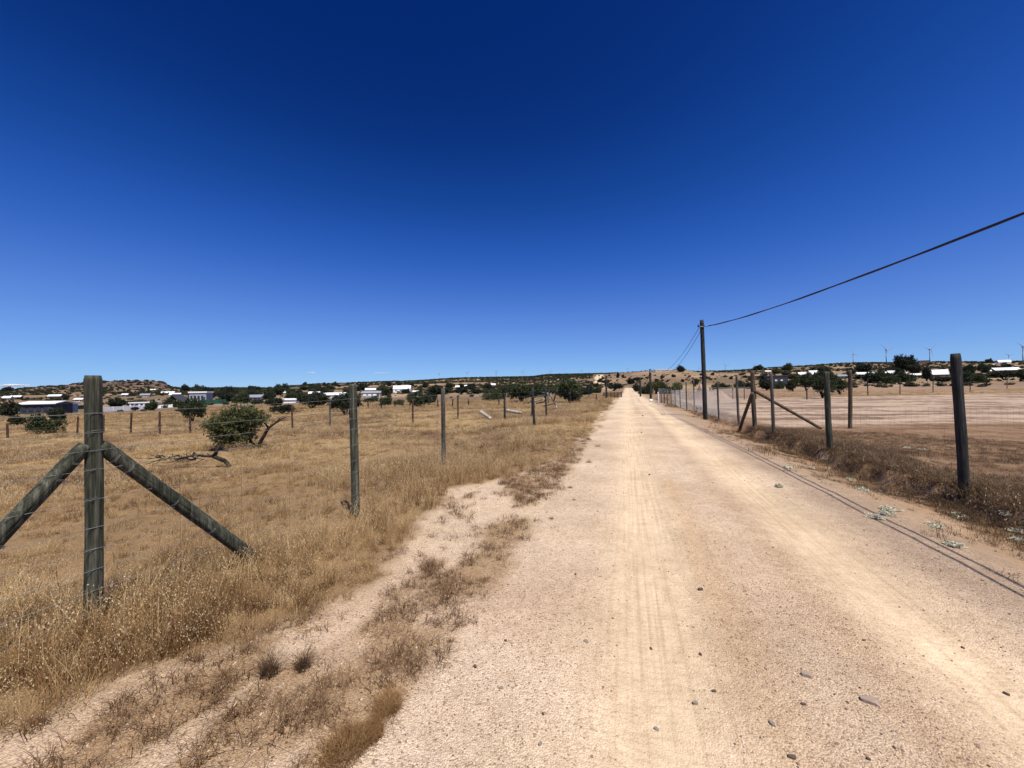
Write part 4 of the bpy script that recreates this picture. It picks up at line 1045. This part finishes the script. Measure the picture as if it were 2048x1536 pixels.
M['stone_blue'] = flat_mat('blue_grey_stone', (.23, .195, .16), .95, .05, .15, 40)
ST = [(1401, 1180, 13, 8, 'stone', 'round dark stone in the middle of the road'), (1614, 1352, 24, 12, 'stone_pale', 'pale flat stone with dark edge right of the left wheel track'),
 (1741, 1403, 38, 12, 'stone_pale', 'largest flat stone, pale on top, lower right of the road'), (950, 1334, 12, 6, 'stone', 'grey block-like stone on the left gravel'),
 (1011, 1282, 8, 6, 'stone', 'small black stone on the left gravel'), (1002, 1376, 13, 5, 'stone_blue', 'flat grey stone on the left gravel'), (1151, 1149, 7, 5, 'stone', 'tiny dark stone left of the left wheel track'),
 (1302, 1298, 9, 6, 'stone_brown', 'small brown stone in the left wheel track'), (1313, 1459, 14, 6, 'stone_blue', 'flat blue-grey stone in the left wheel track at the bottom'), (1391, 1407, 16, 8, 'stone_blue', 'blue-grey flat stone between the tracks'),
 (1584, 1515, 20, 8, 'stone', 'grey stone near the bottom edge'), (1544, 1449, 18, 9, 'stone_blue', 'slanting flat stone near the bottom centre'), (1086, 1429, 8, 7, 'stone', 'small grey cube-like stone at the bottom left of the road'),
 (1737, 1519, 10, 7, 'stone', 'dark stone at the bottom edge, right half'), (1728, 1281, 9, 5, 'stone_brown', 'small brown stone in the right wheel track'), (1926, 1296, 9, 5, 'stone_brown', 'small brown stone right of the right track'),
 (2013, 1389, 12, 7, 'stone', 'round dark stone near the right edge'), (1172, 1283, 16, 4, 'stone_blue', 'thin grey flake in front of the left wheel track'), (1607, 1409, 12, 6, 'stone', 'dark stone below the pale flat stone'),
 (1080, 1489, 12, 8, 'stone_blue', 'pale grey stone at the bottom left of the road'), (1789, 1496, 9, 6, 'stone_brown', 'brown stone near the lower right'), (1401, 1310, 8, 8, 'stone_brown', 'ring-like brown stone between the tracks'),
 (1428, 1383, 12, 5, 'stone', 'dark flake between the tracks'), (1299, 950, 6, 4, 'stone', 'tiny dark stone far up the left track'), (1283, 866, 5, 3, 'stone', 'tiny dark stone further up the road'), (1285, 832, 5, 3, 'stone', 'farthest dark stone in the road')]
for k, (px, py, w_, h_, m_, l_) in enumerate(ST):
    P = gp(px, py); s_ = pxm(P); hh_ = max(.006, h_*s_*.62); lump('stone', l_, 'stone', P-Vector((0, 0, hh_*.35)), (w_*s_*(.85 if w_ > 20 else .72), w_*s_*(.5 if w_ > 20 else .45), hh_*1.4), m_, k, k*.7 if w_ < 20 else -.5)
P = gp(1398, 818); lump('rubble_piece', 'dark flat piece of debris on the plot behind the nearest utility pole', 'debris', P, (.34, .3, .16), 'stone', 3)
P = gp(1355, 813); lump('rubble_piece', 'small pale piece of debris behind the chain link fence', 'debris', P, (.3, .25, .2), 'stone_pale', 4)

# ------------------------------------------------------------------ grass
def blades(n, rad, h0, h1, wd, lean, seed, seeds=0, seg=3, ssz=.013):
    rg = np.random.default_rng(seed); V = []; Fc = []; MI = []; tone = []
    for k in range(n):
        g = rg.uniform(0, 6.283); rr = rad*rg.uniform(0, 1)**.6; b = np.array([math.cos(g)*rr, math.sin(g)*rr, -.01]); h = rg.uniform(h0, h1)
        d = rg.uniform(0, 6.283); ln = rg.uniform(.1, 1)*lean*h; dv = np.array([math.cos(d), math.sin(d), 0]); sv = np.array([-math.sin(d+rg.uniform(-1, 1)), math.cos(d), 0])
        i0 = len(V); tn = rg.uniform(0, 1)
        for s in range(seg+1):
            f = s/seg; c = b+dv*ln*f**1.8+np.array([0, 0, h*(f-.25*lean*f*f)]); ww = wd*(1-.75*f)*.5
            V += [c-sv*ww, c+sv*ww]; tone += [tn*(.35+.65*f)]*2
        for s in range(seg): q0 = i0+2*s; Fc.append((q0, q0+1, q0+3, q0+2)); MI.append(0)
        tip = b+dv*ln+np.array([0, 0, h*(1-.25*lean)])
        if k < seeds:
            for j in range(rg.integers(4, 9)):
                c = tip+np.array([rg.normal()*.018, rg.normal()*.018, -rg.uniform(-.01, .10)])+dv*rg.uniform(0, .05)
                a_ = np.array([rg.normal()*.5, rg.normal()*.5, -1]); a_ /= np.linalg.norm(a_); s_ = np.cross(a_, rg.normal(size=3)); s_ /= np.linalg.norm(s_)
                L_ = ssz*rg.uniform(.8, 1.5); i1 = len(V); V += [c, c+a_*L_*.5+s_*L_*.17, c+a_*L_, c+a_*L_*.5-s_*L_*.17]; tone += [.7]*4
                Fc.append((i1, i1+1, i1+2, i1+3)); MI.append(1)
    return np.array(V), Fc, MI, tone
def tuft_mesh(name, m1, *a, **k):
    V, Fc, MI, tone = blades(*a, **k); me = mesh(name, V, Fc, M[m1]); me.materials.append(M['seed'])
    me.polygons.foreach_set('material_index', MI)
    at_ = me.attributes.new('tone', 'FLOAT', 'POINT'); at_.data.foreach_set('value', tone); return me
def scatter(name, label, meshes, pts, sc, seed, kind='stuff', cat='grass', tilt=.12):
    """one object: prototypes instanced on computed points"""
    cl = bpy.data.collections.new(name+'_kinds')
    for i, me in enumerate(meshes):
        o = bpy.data.objects.new('%s_kind_%02d' % (name, i), me); cl.objects.link(o)
    pts = np.asarray(pts, np.float32); n = len(pts); rg = np.random.default_rng(seed)
    me = bpy.data.meshes.new(name); me.vertices.add(n); me.vertices.foreach_set('co', pts.ravel())
    a = me.attributes.new('size', 'FLOAT_VECTOR', 'POINT'); sc = np.asarray(sc, np.float32)
    if sc.ndim == 1: sc = np.repeat(sc[:, None], 3, 1)
    a.data.foreach_set('vector', sc.ravel())
    r = me.attributes.new('turn', 'FLOAT_VECTOR', 'POINT'); rot = np.stack([rg.normal(0, tilt, n), rg.normal(0, tilt, n), rg.uniform(0, 6.283, n)], 1).astype(np.float32)
    r.data.foreach_set('vector', rot.ravel())
    k = me.attributes.new('pick', 'INT', 'POINT'); k.data.foreach_set('value', rg.integers(0, len(meshes), n).astype(np.int32))
    o = link(name, me); tag(o, label, cat, None, kind)
    ng = bpy.data.node_groups.new(name, 'GeometryNodeTree'); ng.interface.new_socket('Geometry', in_out='INPUT', socket_type='NodeSocketGeometry'); ng.interface.new_socket('Geometry', in_out='OUTPUT', socket_type='NodeSocketGeometry')
    gi = ng.nodes.new('NodeGroupInput'); go = ng.nodes.new('NodeGroupOutput'); ci = ng.nodes.new('GeometryNodeCollectionInfo'); ci.inputs['Collection'].default_value = cl
    ci.inputs['Separate Children'].default_value = True; ci.inputs['Reset Children'].default_value = True
    ip = ng.nodes.new('GeometryNodeInstanceOnPoints'); ip.inputs['Pick Instance'].default_value = True
    def attr(nm, ty):
        q_ = ng.nodes.new('GeometryNodeInputNamedAttribute'); q_.data_type = ty; q_.inputs['Name'].default_value = nm; return [s for s in q_.outputs if s.enabled][0]
    e2r = ng.nodes.new('FunctionNodeEulerToRotation'); ng.links.new(attr('turn', 'FLOAT_VECTOR'), e2r.inputs[0])
    ng.links.new(gi.outputs[0], ip.inputs['Points']); ng.links.new(ci.outputs[0], ip.inputs['Instance']); ng.links.new(e2r.outputs[0], ip.inputs['Rotation'])
    ng.links.new(attr('size', 'FLOAT_VECTOR'), ip.inputs['Scale']); ng.links.new(attr('pick', 'INT'), ip.inputs['Instance Index']); ng.links.new(ip.outputs[0], go.inputs[0])
    md = o.modifiers.new('scatter', 'NODES'); md.node_group = ng; return o
def ring_pts(r0, r1, dens, rg, a0=-64, a1=64):
    area = math.radians(a1-a0)/2*(r1*r1-r0*r0); n = int(area*dens); r = np.sqrt(rg.uniform(r0*r0, r1*r1, n)); a = np.radians(rg.uniform(a0, a1, n))
    return r*np.sin(a), r*np.cos(a)
rg = np.random.default_rng(21)
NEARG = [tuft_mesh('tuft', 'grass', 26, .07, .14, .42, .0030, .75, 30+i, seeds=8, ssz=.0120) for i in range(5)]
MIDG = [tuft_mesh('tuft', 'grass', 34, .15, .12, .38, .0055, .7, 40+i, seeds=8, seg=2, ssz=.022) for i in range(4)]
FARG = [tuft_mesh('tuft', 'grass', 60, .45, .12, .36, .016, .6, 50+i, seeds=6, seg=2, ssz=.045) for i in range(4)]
def field_height(x, y):
    u, v = uv(x, y)
    h = .40+.85*sst(.3, .7, fbm(x*.45, y*.45, 101, 4)); h = h*(1-.28*sst(5.5, 3.0, v))
    return h*(1-.36*sst(3.6, 6.5, -u)*(1-.5*sst(12, 30, v)))
for nm, mset, rings, lab in (('dry_grass', NEARG, ((.5, 5, 170), (5, 10, 75)), 'tall dry golden oat grass along the left fence'),
                       ('field_grass', MIDG, ((9, 20, 30), (20, 36, 15)), 'dry yellow grass covering the left field'),
                       ('far_grass', FARG, ((34, 60, 4.0), (60, 120, 2.0)), 'pale dry grass of the fields further off')):
    PX, PY, SX = [], [], []
    for r0, r1, dn in rings:
        x, y = ring_pts(r0, r1, dn, rg); m_ = mask_fields(x, y); clump = fbm(x*1.1, y*1.1, 111, 4)
        pr = m_['left']*(.25+.75*sst(.36, .58, clump))
        if nm == 'far_grass':
            plot = (m_['u'] > 5.3) & (y > 14) & (y < 47.5)
            rr_ = np.hypot(x, y); pr = np.where((m_['u'] > 3.2) & ~plot & (rr_ > 34), .55, pr); pr = np.where((np.abs(m_['u']-.9) < 2.9), 0, pr)
        k = rg.uniform(0, 1, len(x)) < pr; x, y, e = x[k], y[k], m_['left'][k]
        edge_ = sst(1.6, 3.0, -m_['u'][k]) if nm == 'dry_grass' else np.ones(len(x))
        hgt = field_height(x, y)*rg.uniform(.6, 1.25, len(x))*(.4+.6*e)*(.5+.5*edge_)
        PX.append(x); PY.append(y); SX.append(np.stack([np.clip(hgt*1.1, .75, 1.3)]*2+[hgt], 1))
    x = np.concatenate(PX); y = np.concatenate(PY); scatter(nm, lab, mset, np.stack([x, y, H(x, y)-.005], 1), np.concatenate(SX), 7)
# short weeds in the broken strip, on the right verge and behind the right fence
LOWW = [tuft_mesh('weed', 'weed', 34, .07, .03, .13, .0030, 1.5, 60+i, seeds=3, seg=3, ssz=.010) for i in range(4)]
BRW = [tuft_mesh('weed', 'brown_weed', 38, .13, .03, .16, .0045, 1.4, 70+i, seeds=2, seg=2) for i in range(4)]
x, y = ring_pts(.8, 16, 150, rg); m_ = mask_fields(x, y)
pr = m_['patch']*.85*sst(18, 8, m_['r']) + .07*sst(1.15, 2.0, -m_['u']) + .9*np.exp(-((-m_['u']-1.32-.5*m_['w2'])/.13)**2)*sst(.42, .55, fbm(m_['v']*.9, m_['u']*2, 131, 3))*sst(14, 7, m_['r'])
pr = pr*sst(.9, 1.3, -m_['u'])*(1-m_['left']*.5)
k = rg.uniform(0, 1, len(x)) < pr; x, y = x[k], y[k]
STRAW = [tuft_mesh('straw', 'grass', 30, .16, .008, .022, .0028, 6.0, 65+i, seeds=0, seg=2) for i in range(4)]
x9, y9 = ring_pts(.8, 13, 60, rg, -64, 20); m9 = mask_fields(x9, y9)
k9 = rg.uniform(0, 1, len(x9)) < sst(.95, 1.5, -m9['u']+.5*m9['w2'])*sst(4.2, 3.2, -m9['u'])*(.25+.75*m9['patch']+.3*m9['left'])*sst(13, 9, m9['r']); x9, y9 = x9[k9], y9[k9]
scatter('straw_litter', 'fallen straw lying on the left verge', STRAW, np.stack([x9, y9, H(x9, y9)+.002], 1), rg.uniform(.5, 1.2, len(x9)), 18, tilt=.03)
scatter('verge_weeds', 'low dead weeds and grass scattered over the left verge', LOWW, np.stack([x, y, H(x, y)-.004], 1), rg.uniform(.5, 1.35, len(x)), 8)
x, y = ring_pts(2.5, 17, 130, rg, 0, 64); m_ = mask_fields(x, y); cl_ = fbm(x*.8, y*.8, 141, 4)
pr = m_['right']*(.12+.35*sst(.50,.62,fbm(x*.5+5, y*1.2, 171, 4))+.8*sst(.34, .56, cl_)*sst(3.5, 4.3, m_['u'])+.5*np.exp(-((m_['u']-4.6)/.35)**2))*sst(15.2, 13.6, y)*np.where(m_['u'] < 5.6, 1, .75)
k = rg.uniform(0, 1, len(x)) < pr; x, y, uu = x[k], y[k], m_['u'][k]
s_ = rg.uniform(.5, 1.25, len(x))*(.7+1.1*np.exp(-((uu-4.9)/.7)**2))
scatter('brown_weeds', 'short brown dead weeds along and behind the right fence', BRW+LOWW[:1], np.stack([x, y, H(x, y)-.004], 1), s_, 9)
x, y = ring_pts(9, 60, 3.5, rg, 0, 42); m_ = mask_fields(x, y)
pr = sst(2.7, 3.3, m_['u']-m_['w2'])*(m_['u'] < 5.0)*(.3+.7*sst(.4, .6, fbm(x*.7, y*.7, 181, 3)))
k = rg.uniform(0, 1, len(x)) < pr; x, y = x[k], y[k]
scatter('verge_grass', 'dry grass on the right verge below the chain link', [tuft_mesh('tuft', 'weed', 40, .3, .05, .22, .012, .9, 90+i, seeds=2, seg=2, ssz=.02) for i in range(2)], np.stack([x, y, H(x, y)-.004], 1), rg.uniform(.6, 1.2, len(x)), 10)

x, y = ring_pts(4.5, 38, 3.0, rg, -62, 10); m_ = mask_fields(x, y); cl_ = fbm(x*.28, y*.28, 191, 4)
pr = m_['left']*sst(.50, .62, cl_)*(.4+.6*sst(.4, .6, fbm(x*1.5, y*1.5, 193, 3)))
k = rg.uniform(0, 1, len(x)) < pr; x, y = x[k], y[k]
scatter('field_weeds', 'reddish brown patches of dead weeds in the left field', [tuft_mesh('tuft', 'brown_weed', 70, .26, .08, .30, .0045, .8, 95+i, seeds=2, seg=2, ssz=.02) for i in range(3)], np.stack([x, y, H(x, y)-.004], 1), rg.uniform(.5, 1.1, len(x)), 14)

# loose gravel
def peb(seed, mt):
    bm = bmesh.new(); bmesh.ops.create_icosphere(bm, subdivisions=1, radius=.5); r_ = random.Random(seed)
    for v in bm.verts: v.co *= r_.uniform(.7, 1.25); v.co.z *= .6
    me = bpy.data.meshes.new('pebble'); bm.to_mesh(me); bm.free(); me.materials.append(M[mt]); return me
M['peb1'] = flat_mat('gravel_beige', (.50, .39, .29), .9, .2, .2, 60); M['peb2'] = flat_mat('gravel_pink', (.42, .31, .26), .9, .2, .2, 60); M['peb3'] = flat_mat('gravel_brown', (.22, .15, .11), .9, .2, .3, 60)
M['peb4'] = flat_mat('gravel_white', (.56, .46, .36), .9, .2, .1, 60)
x1, y1 = ring_pts(.7, 4, 1300, rg, -62, 62); x2, y2 = ring_pts(4, 9, 170, rg, -45, 60); x = np.concatenate([x1, x2]); y = np.concatenate([y1, y2]); m_ = mask_fields(x, y)
tk = np.exp(-((m_['u']-.1)/.38)**2)+np.exp(-((m_['u']-1.82)/.32)**2)
pr = (1-m_['left'])*np.clip(1-tk*.93, .05, 1)*(1-.7*m_['right'])*(.35+.65*sst(.4, .6, fbm(x*1.3, y*1.3, 151, 3)))
k = rg.uniform(0, 1, len(x)) < pr; x, y = x[k], y[k]
sz = .0045+.010*rg.uniform(0, 1, len(x))**4 + .006*rg.uniform(0, 1, len(x))**12; sz = sz*np.where(np.hypot(x, y) > 4, 1.5, 1)
scatter('gravel', 'loose pebbles scattered over the road and verge', [peb(i, m) for i, m in enumerate(('peb1', 'peb1', 'peb2', 'peb2', 'peb3', 'peb3', 'peb4', 'stone'))], np.stack([x, y, H(x, y)+sz*.12], 1), sz, 12, cat='gravel', tilt=.4)

# single clumps and plants one can point at
CL = [(540, 1350, 60, 74, 'brown_weed', 'tall dark dead weed, left of a pair on the lower left verge'), (606, 1338, 48, 50, 'brown_weed', 'shorter dark dead weed, right of a pair on the lower left verge'),
      (775, 1415, 78, 50, 'mat_weed', 'round matted grass clump at the edge of the gravel, lower left'), (690, 1500, 120, 60, 'mat_weed', 'large matted grass clump at the bottom edge'), (742, 1470, 70, 40, 'mat_weed', 'matted grass clump joining the two at the bottom'),
      (972, 1160, 34, 14, 'weed', 'small brown tuft alone on the gravel left of the road'), (902, 1283, 28, 13, 'weed', 'small golden tuft on the gravel below the verge strip'), (1140, 976, 16, 8, 'brown_weed', 'tiny dark tuft on the road edge'),
      (1103, 1038, 14, 8, 'brown_weed', 'small dark tuft at the end of the weed strip'), (1010, 968, 46, 26, 'weed', 'bushy dry clump at the edge of the tall grass'), (855, 1135, 60, 26, 'weed', 'greyish weed clump in the verge strip'),
      (1148, 1000, 10, 6, 'brown_weed', 'tiny dark tuft beside the left gravel edge'), (1178, 925, 20, 12, 'brown_weed', 'dark tuft on the road edge beyond the bushy clump'), (1196, 893, 18, 9, 'brown_weed', 'dark tuft further along the road edge')]
for k, (px, py, w_, h_, m_, l_) in enumerate(CL):
    P = gp(px, py); s_ = pxm(P); V_, F_, MI_, tn_ = blades(1500 if m_ == 'mat_weed' else (230 if h_ > w_*.8 else 300) if w_ > 40 else 110, w_*s_*(.42 if m_ == 'mat_weed' else .30), h_*s_*.25, h_*s_*(.75 if m_ == 'mat_weed' else 1.15), .0024, 1.3 if h_ < w_*.8 else 1.0, 700+k, seeds=8, ssz=.008)
    if w_ > 60: V_[:, 0] *= .8
    me = mesh('clump', V_, F_, M[m_]); me.materials.append(M['seed']); me.polygons.foreach_set('material_index', MI_); a = me.attributes.new('tone', 'FLOAT', 'POINT'); a.data.foreach_set('value', tn_)
    tag(link('grass_clump', me, None, P), l_, 'grass clump')
SG = [(1777, 1019, 40, 'upper of three pale sage plants left of the tall dark post foot'), (1751, 1037, 32, 'lowest of three pale sage plants left of the tall dark post foot'), (1772, 1029, 26, 'middle of three pale sage plants left of the tall dark post foot'),
      (1914, 1034, 46, 'pale sage plant below the foot of the tall dark post'), (2012, 1030, 36, 'pale sage plant near the right edge, level with the post foot'), (1870, 1054, 26, 'small pale sage plant between two larger ones'),
      (1906, 1092, 32, 'nearest pale sage plant on the right verge'), (2034, 1064, 40, 'upper pale sage plant at the right edge'), (2036, 1084, 34, 'lower pale sage plant at the right edge'),
      (1726, 981, 40, 'pale sage plant in the shallow drain'), (1764, 985, 18, 'small pale sage plant beside the one in the drain'), (1618, 937, 22, 'pale sage plant between the greenish post and the road'),
      (1580, 937, 20, 'pale sage plant nearer the road than the greenish post'), (1653, 920, 16, 'tiny pale sage plant at the foot of the greenish post'), (1558, 974, 14, 'tiny pale sage plant by the cable shadow'), (1815, 897, 22, 'pale sage plant behind the fence, between the two tall posts'),
      (1842, 901, 14, 'tiny pale sage plant behind the fence'), (1700, 962, 16, 'tiny pale sage plant on the drain edge')]
rn = random.Random(44)
for k, (px, py, w_, l_) in enumerate(SG):
    P = gp(px, py); w2_ = w_*pxm(P)*.8
    E_ = [(rn.uniform(-.35, .35)*w2_, rn.uniform(-.35, .35)*w2_, .012, w2_*.22, w2_*.22, .02) for _ in range(5)]
    V_, F_ = leafcloud(E_, 90, 7, .016, .014, 800+k, 2.0); V_[:, 2] = np.maximum(V_[:, 2], .002)
    tag(link('sage_plant', npmesh('sage_plant', V_, F_, M['sage']), None, P), l_, 'plant')

# far scrub that nobody could count, on the hills and ridges
SCR = []
for i, m_ in enumerate(('leaf_dark', 'leaf_dark', 'leaf_olive', 'leaf')):
    V_, F_ = leafcloud(lumps(4, .5, .12, .42, .42, .34), 60, 6, .17, .12, 900+i); SCR.append(npmesh('scrub', V_, F_, M[m_]))
PX, PY, SX = [], [], []
for r0, r1, dn, s0 in ((130, 420, .009, 1.1), (420, 900, .026, 1.5), (900, 1700, .010, 2.4), (1700, 3600, .0035, 4.5)):
    x, y = ring_pts(r0, r1, dn, rg, -60, 60); cl_ = fbm(x/(r0*.22), y/(r0*.22), 161, 4); az = np.arctan2(x, y)
    hill = az < azel(350, 775)[0]
    pr = sst(.42, .56, cl_); rr_ = np.hypot(x, y); pr = np.where((rr_ > 1100) & ((az < azel(1180, 775)[0]) | (az > azel(1430, 775)[0])), .25+.75*pr, pr); pr = np.where(hill & (np.hypot(x, y) > 500), .5+.5*pr, pr)
    mid = (az > azel(1185, 775)[0]) & (az < azel(1500, 775)[0]); pr = np.where(mid & (np.hypot(x, y) < 1500), pr*.15, pr)
    k = rg.uniform(0, 1, len(x)) < pr; x, y = x[k], y[k]; PX.append(x); PY.append(y)
    s_ = s0*rg.uniform(.5, 1.6, len(x)); SX.append(np.stack([s_*1.2, s_*1.2, s_], 1))
x = np.concatenate(PX); y = np.concatenate(PY); print('scrub', len(x))
scatter('hill_scrub', 'dark scrub covering the distant hills and ridges', SCR, np.stack([x, y, H(x, y)-.1], 1), np.concatenate(SX), 13, cat='scrub', tilt=.03)
